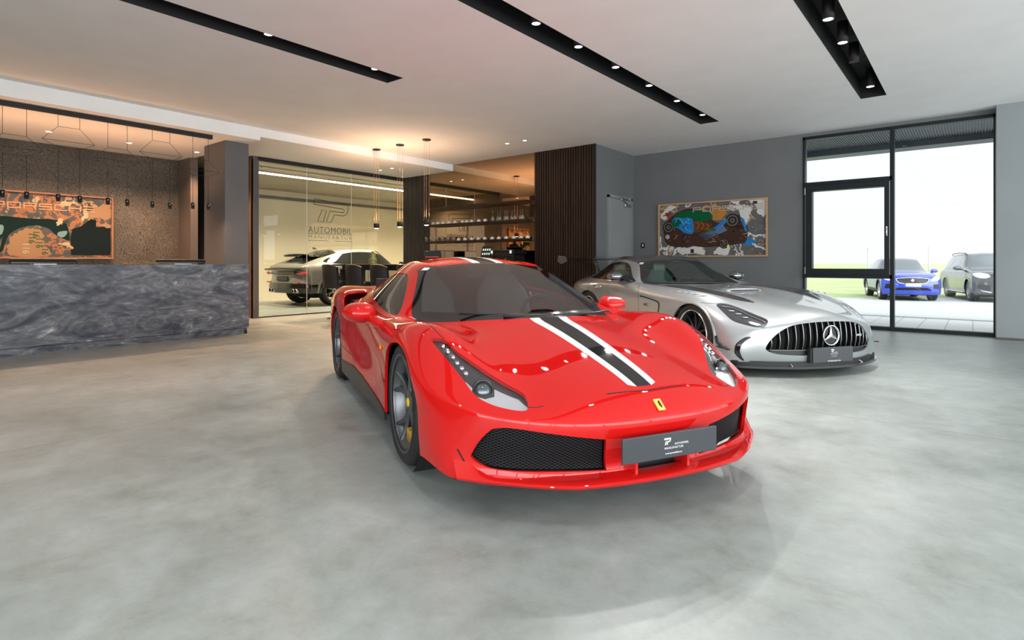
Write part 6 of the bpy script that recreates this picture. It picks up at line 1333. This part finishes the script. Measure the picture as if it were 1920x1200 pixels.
for i, y in enumerate(L2): downlight(-3.345, y, 3.47, 'round spotlight in the middle ceiling slot, '+nm[i], gs % 'middle', M_LAMPC, .042, .2, PW*[2.6, 2.8, 3.0, 3.0, 3.0, 2.8][i], COLD, [100, 95, 62, 58, 55, 52][i], .8, .045, aim=None if i < 2 else (-1.75, 2.7, .2))
for y in (3.7, 2.4, .6, -1.6): spot('slot_lamp', (-3.345, y, 3.44), PW*.5, COLD, 95, .7, .05)
for i, (x, y, lit) in enumerate([(-1.07, 6.123, 1), (-1.065, 6.865, 1), (-1.065, 7.60, 0), (-1.065, 8.948, 1)]):
    downlight(x, y, 3.43 if i < 3 else 3.47, 'tubular spotlight in the right ceiling slot, '+['nearest', 'second nearest', 'unlit third one', 'at the far end'][i], gs % 'right', M_LAMPC, .045, .22, PW*2 if lit else 0, COLD, 90, .8, lit=bool(lit), aim=(-1.75, 6.2, .2))
for y in (4.9, 3.2, 1.2, -1.0): spot('slot_lamp', (-1.07, y, 3.44), PW*.7, COLD, 95, .7, .05)
# track rail beside the tubes
struct(boxo('trim_9', (-.96, 5.0, 3.60), (-.945, 8.2, 3.64), mat('grey_rail', (.10,.10,.10), .4)))
for i, (x, y) in enumerate([(-7.062, 8.637), (-6.633, 8.64)]): downlight(x, y, HC, 'small flush warm ceiling light before the bar, %s one of the pair' % ['left', 'right'][i], 'flush lights before the bar', M_LAMPW, .035, 0, 230, WARM, 95, aim=(-7.9, 6.3, 0))
for i, (x, y) in enumerate([(-10.817, 8.534), (-10.395, 8.535)]): downlight(x, y, HS2, 'small flush warm light in the lowered ceiling by the glass, %s one of the pair' % ['left', 'right'][i], 'flush lights in the lowered ceiling', M_LAMPW, .035, 0, 420, WARM, 95, aim=(-8.7, 5.6, 0))
for i, (x, y) in enumerate([(-11.61, 2.527), (-11.60, 3.654), (-11.55, 4.764)]): downlight(x, y, HS1, 'small flush warm light above the counter, '+['left one', 'middle one', 'right one next to the grey column'][i], 'flush lights above the counter', M_LAMPW, .040, 0, 190, WARM, 120, aim=(x-.35, y, 0))
for y in (1.4, .2): spot('counter_lamp', (-11.61, y, HS1-.03), 170, WARM, 120, .7, .05)
# the strip lamp, a rail and added fill spots in the glazed room
def strip_lamp():
    r = empty('strip_light', (-12.45, 9.0, 3.15), 0, 'long glowing ceiling strip in the room behind the glass', 'lamp'); boxo('diffuser', (-.02, -3.1, -.015), (.02, 4.5, .015), mat('warm_strip', (1,.9,.75), .5, emit=(1, .84, .60), estr=16), r); boxo('housing', (-.03, -3.1, .015), (.03, 4.5, .05), M_STEEL, r)
    for y in (-2.5, 0, 2.5, 4.2): b = MB(); b.tube([(0, y, .05), (0, y, .15)], .004, 5); b.build('hanger', M_STEEL, r)
strip_lamp()
def area(name, loc, sx, sy, p, col, rot=(0, 0, 0)):
    d = bpy.data.lights.new(name, 'AREA'); d.shape = 'RECTANGLE'; d.size = sx; d.size_y = sy; d.energy = p; d.color = col; o = bpy.data.objects.new(name, d); COL.objects.link(o); o.location = loc; o.rotation_euler = rot; return o
struct(boxo('trim_10', (-16.1, 6.5, 3.02), (-16.0, 14.4, 3.10), M_DARKCOL))
for y in (6.6, 8.4, 10.2, 12.0, 13.6): spot('glass_room_fill', (-13.6, y, 3.2), 430, (1, .84, .60), 150, .8, .2)  # added fill spots, no fixtures, to brighten the walls behind the glass
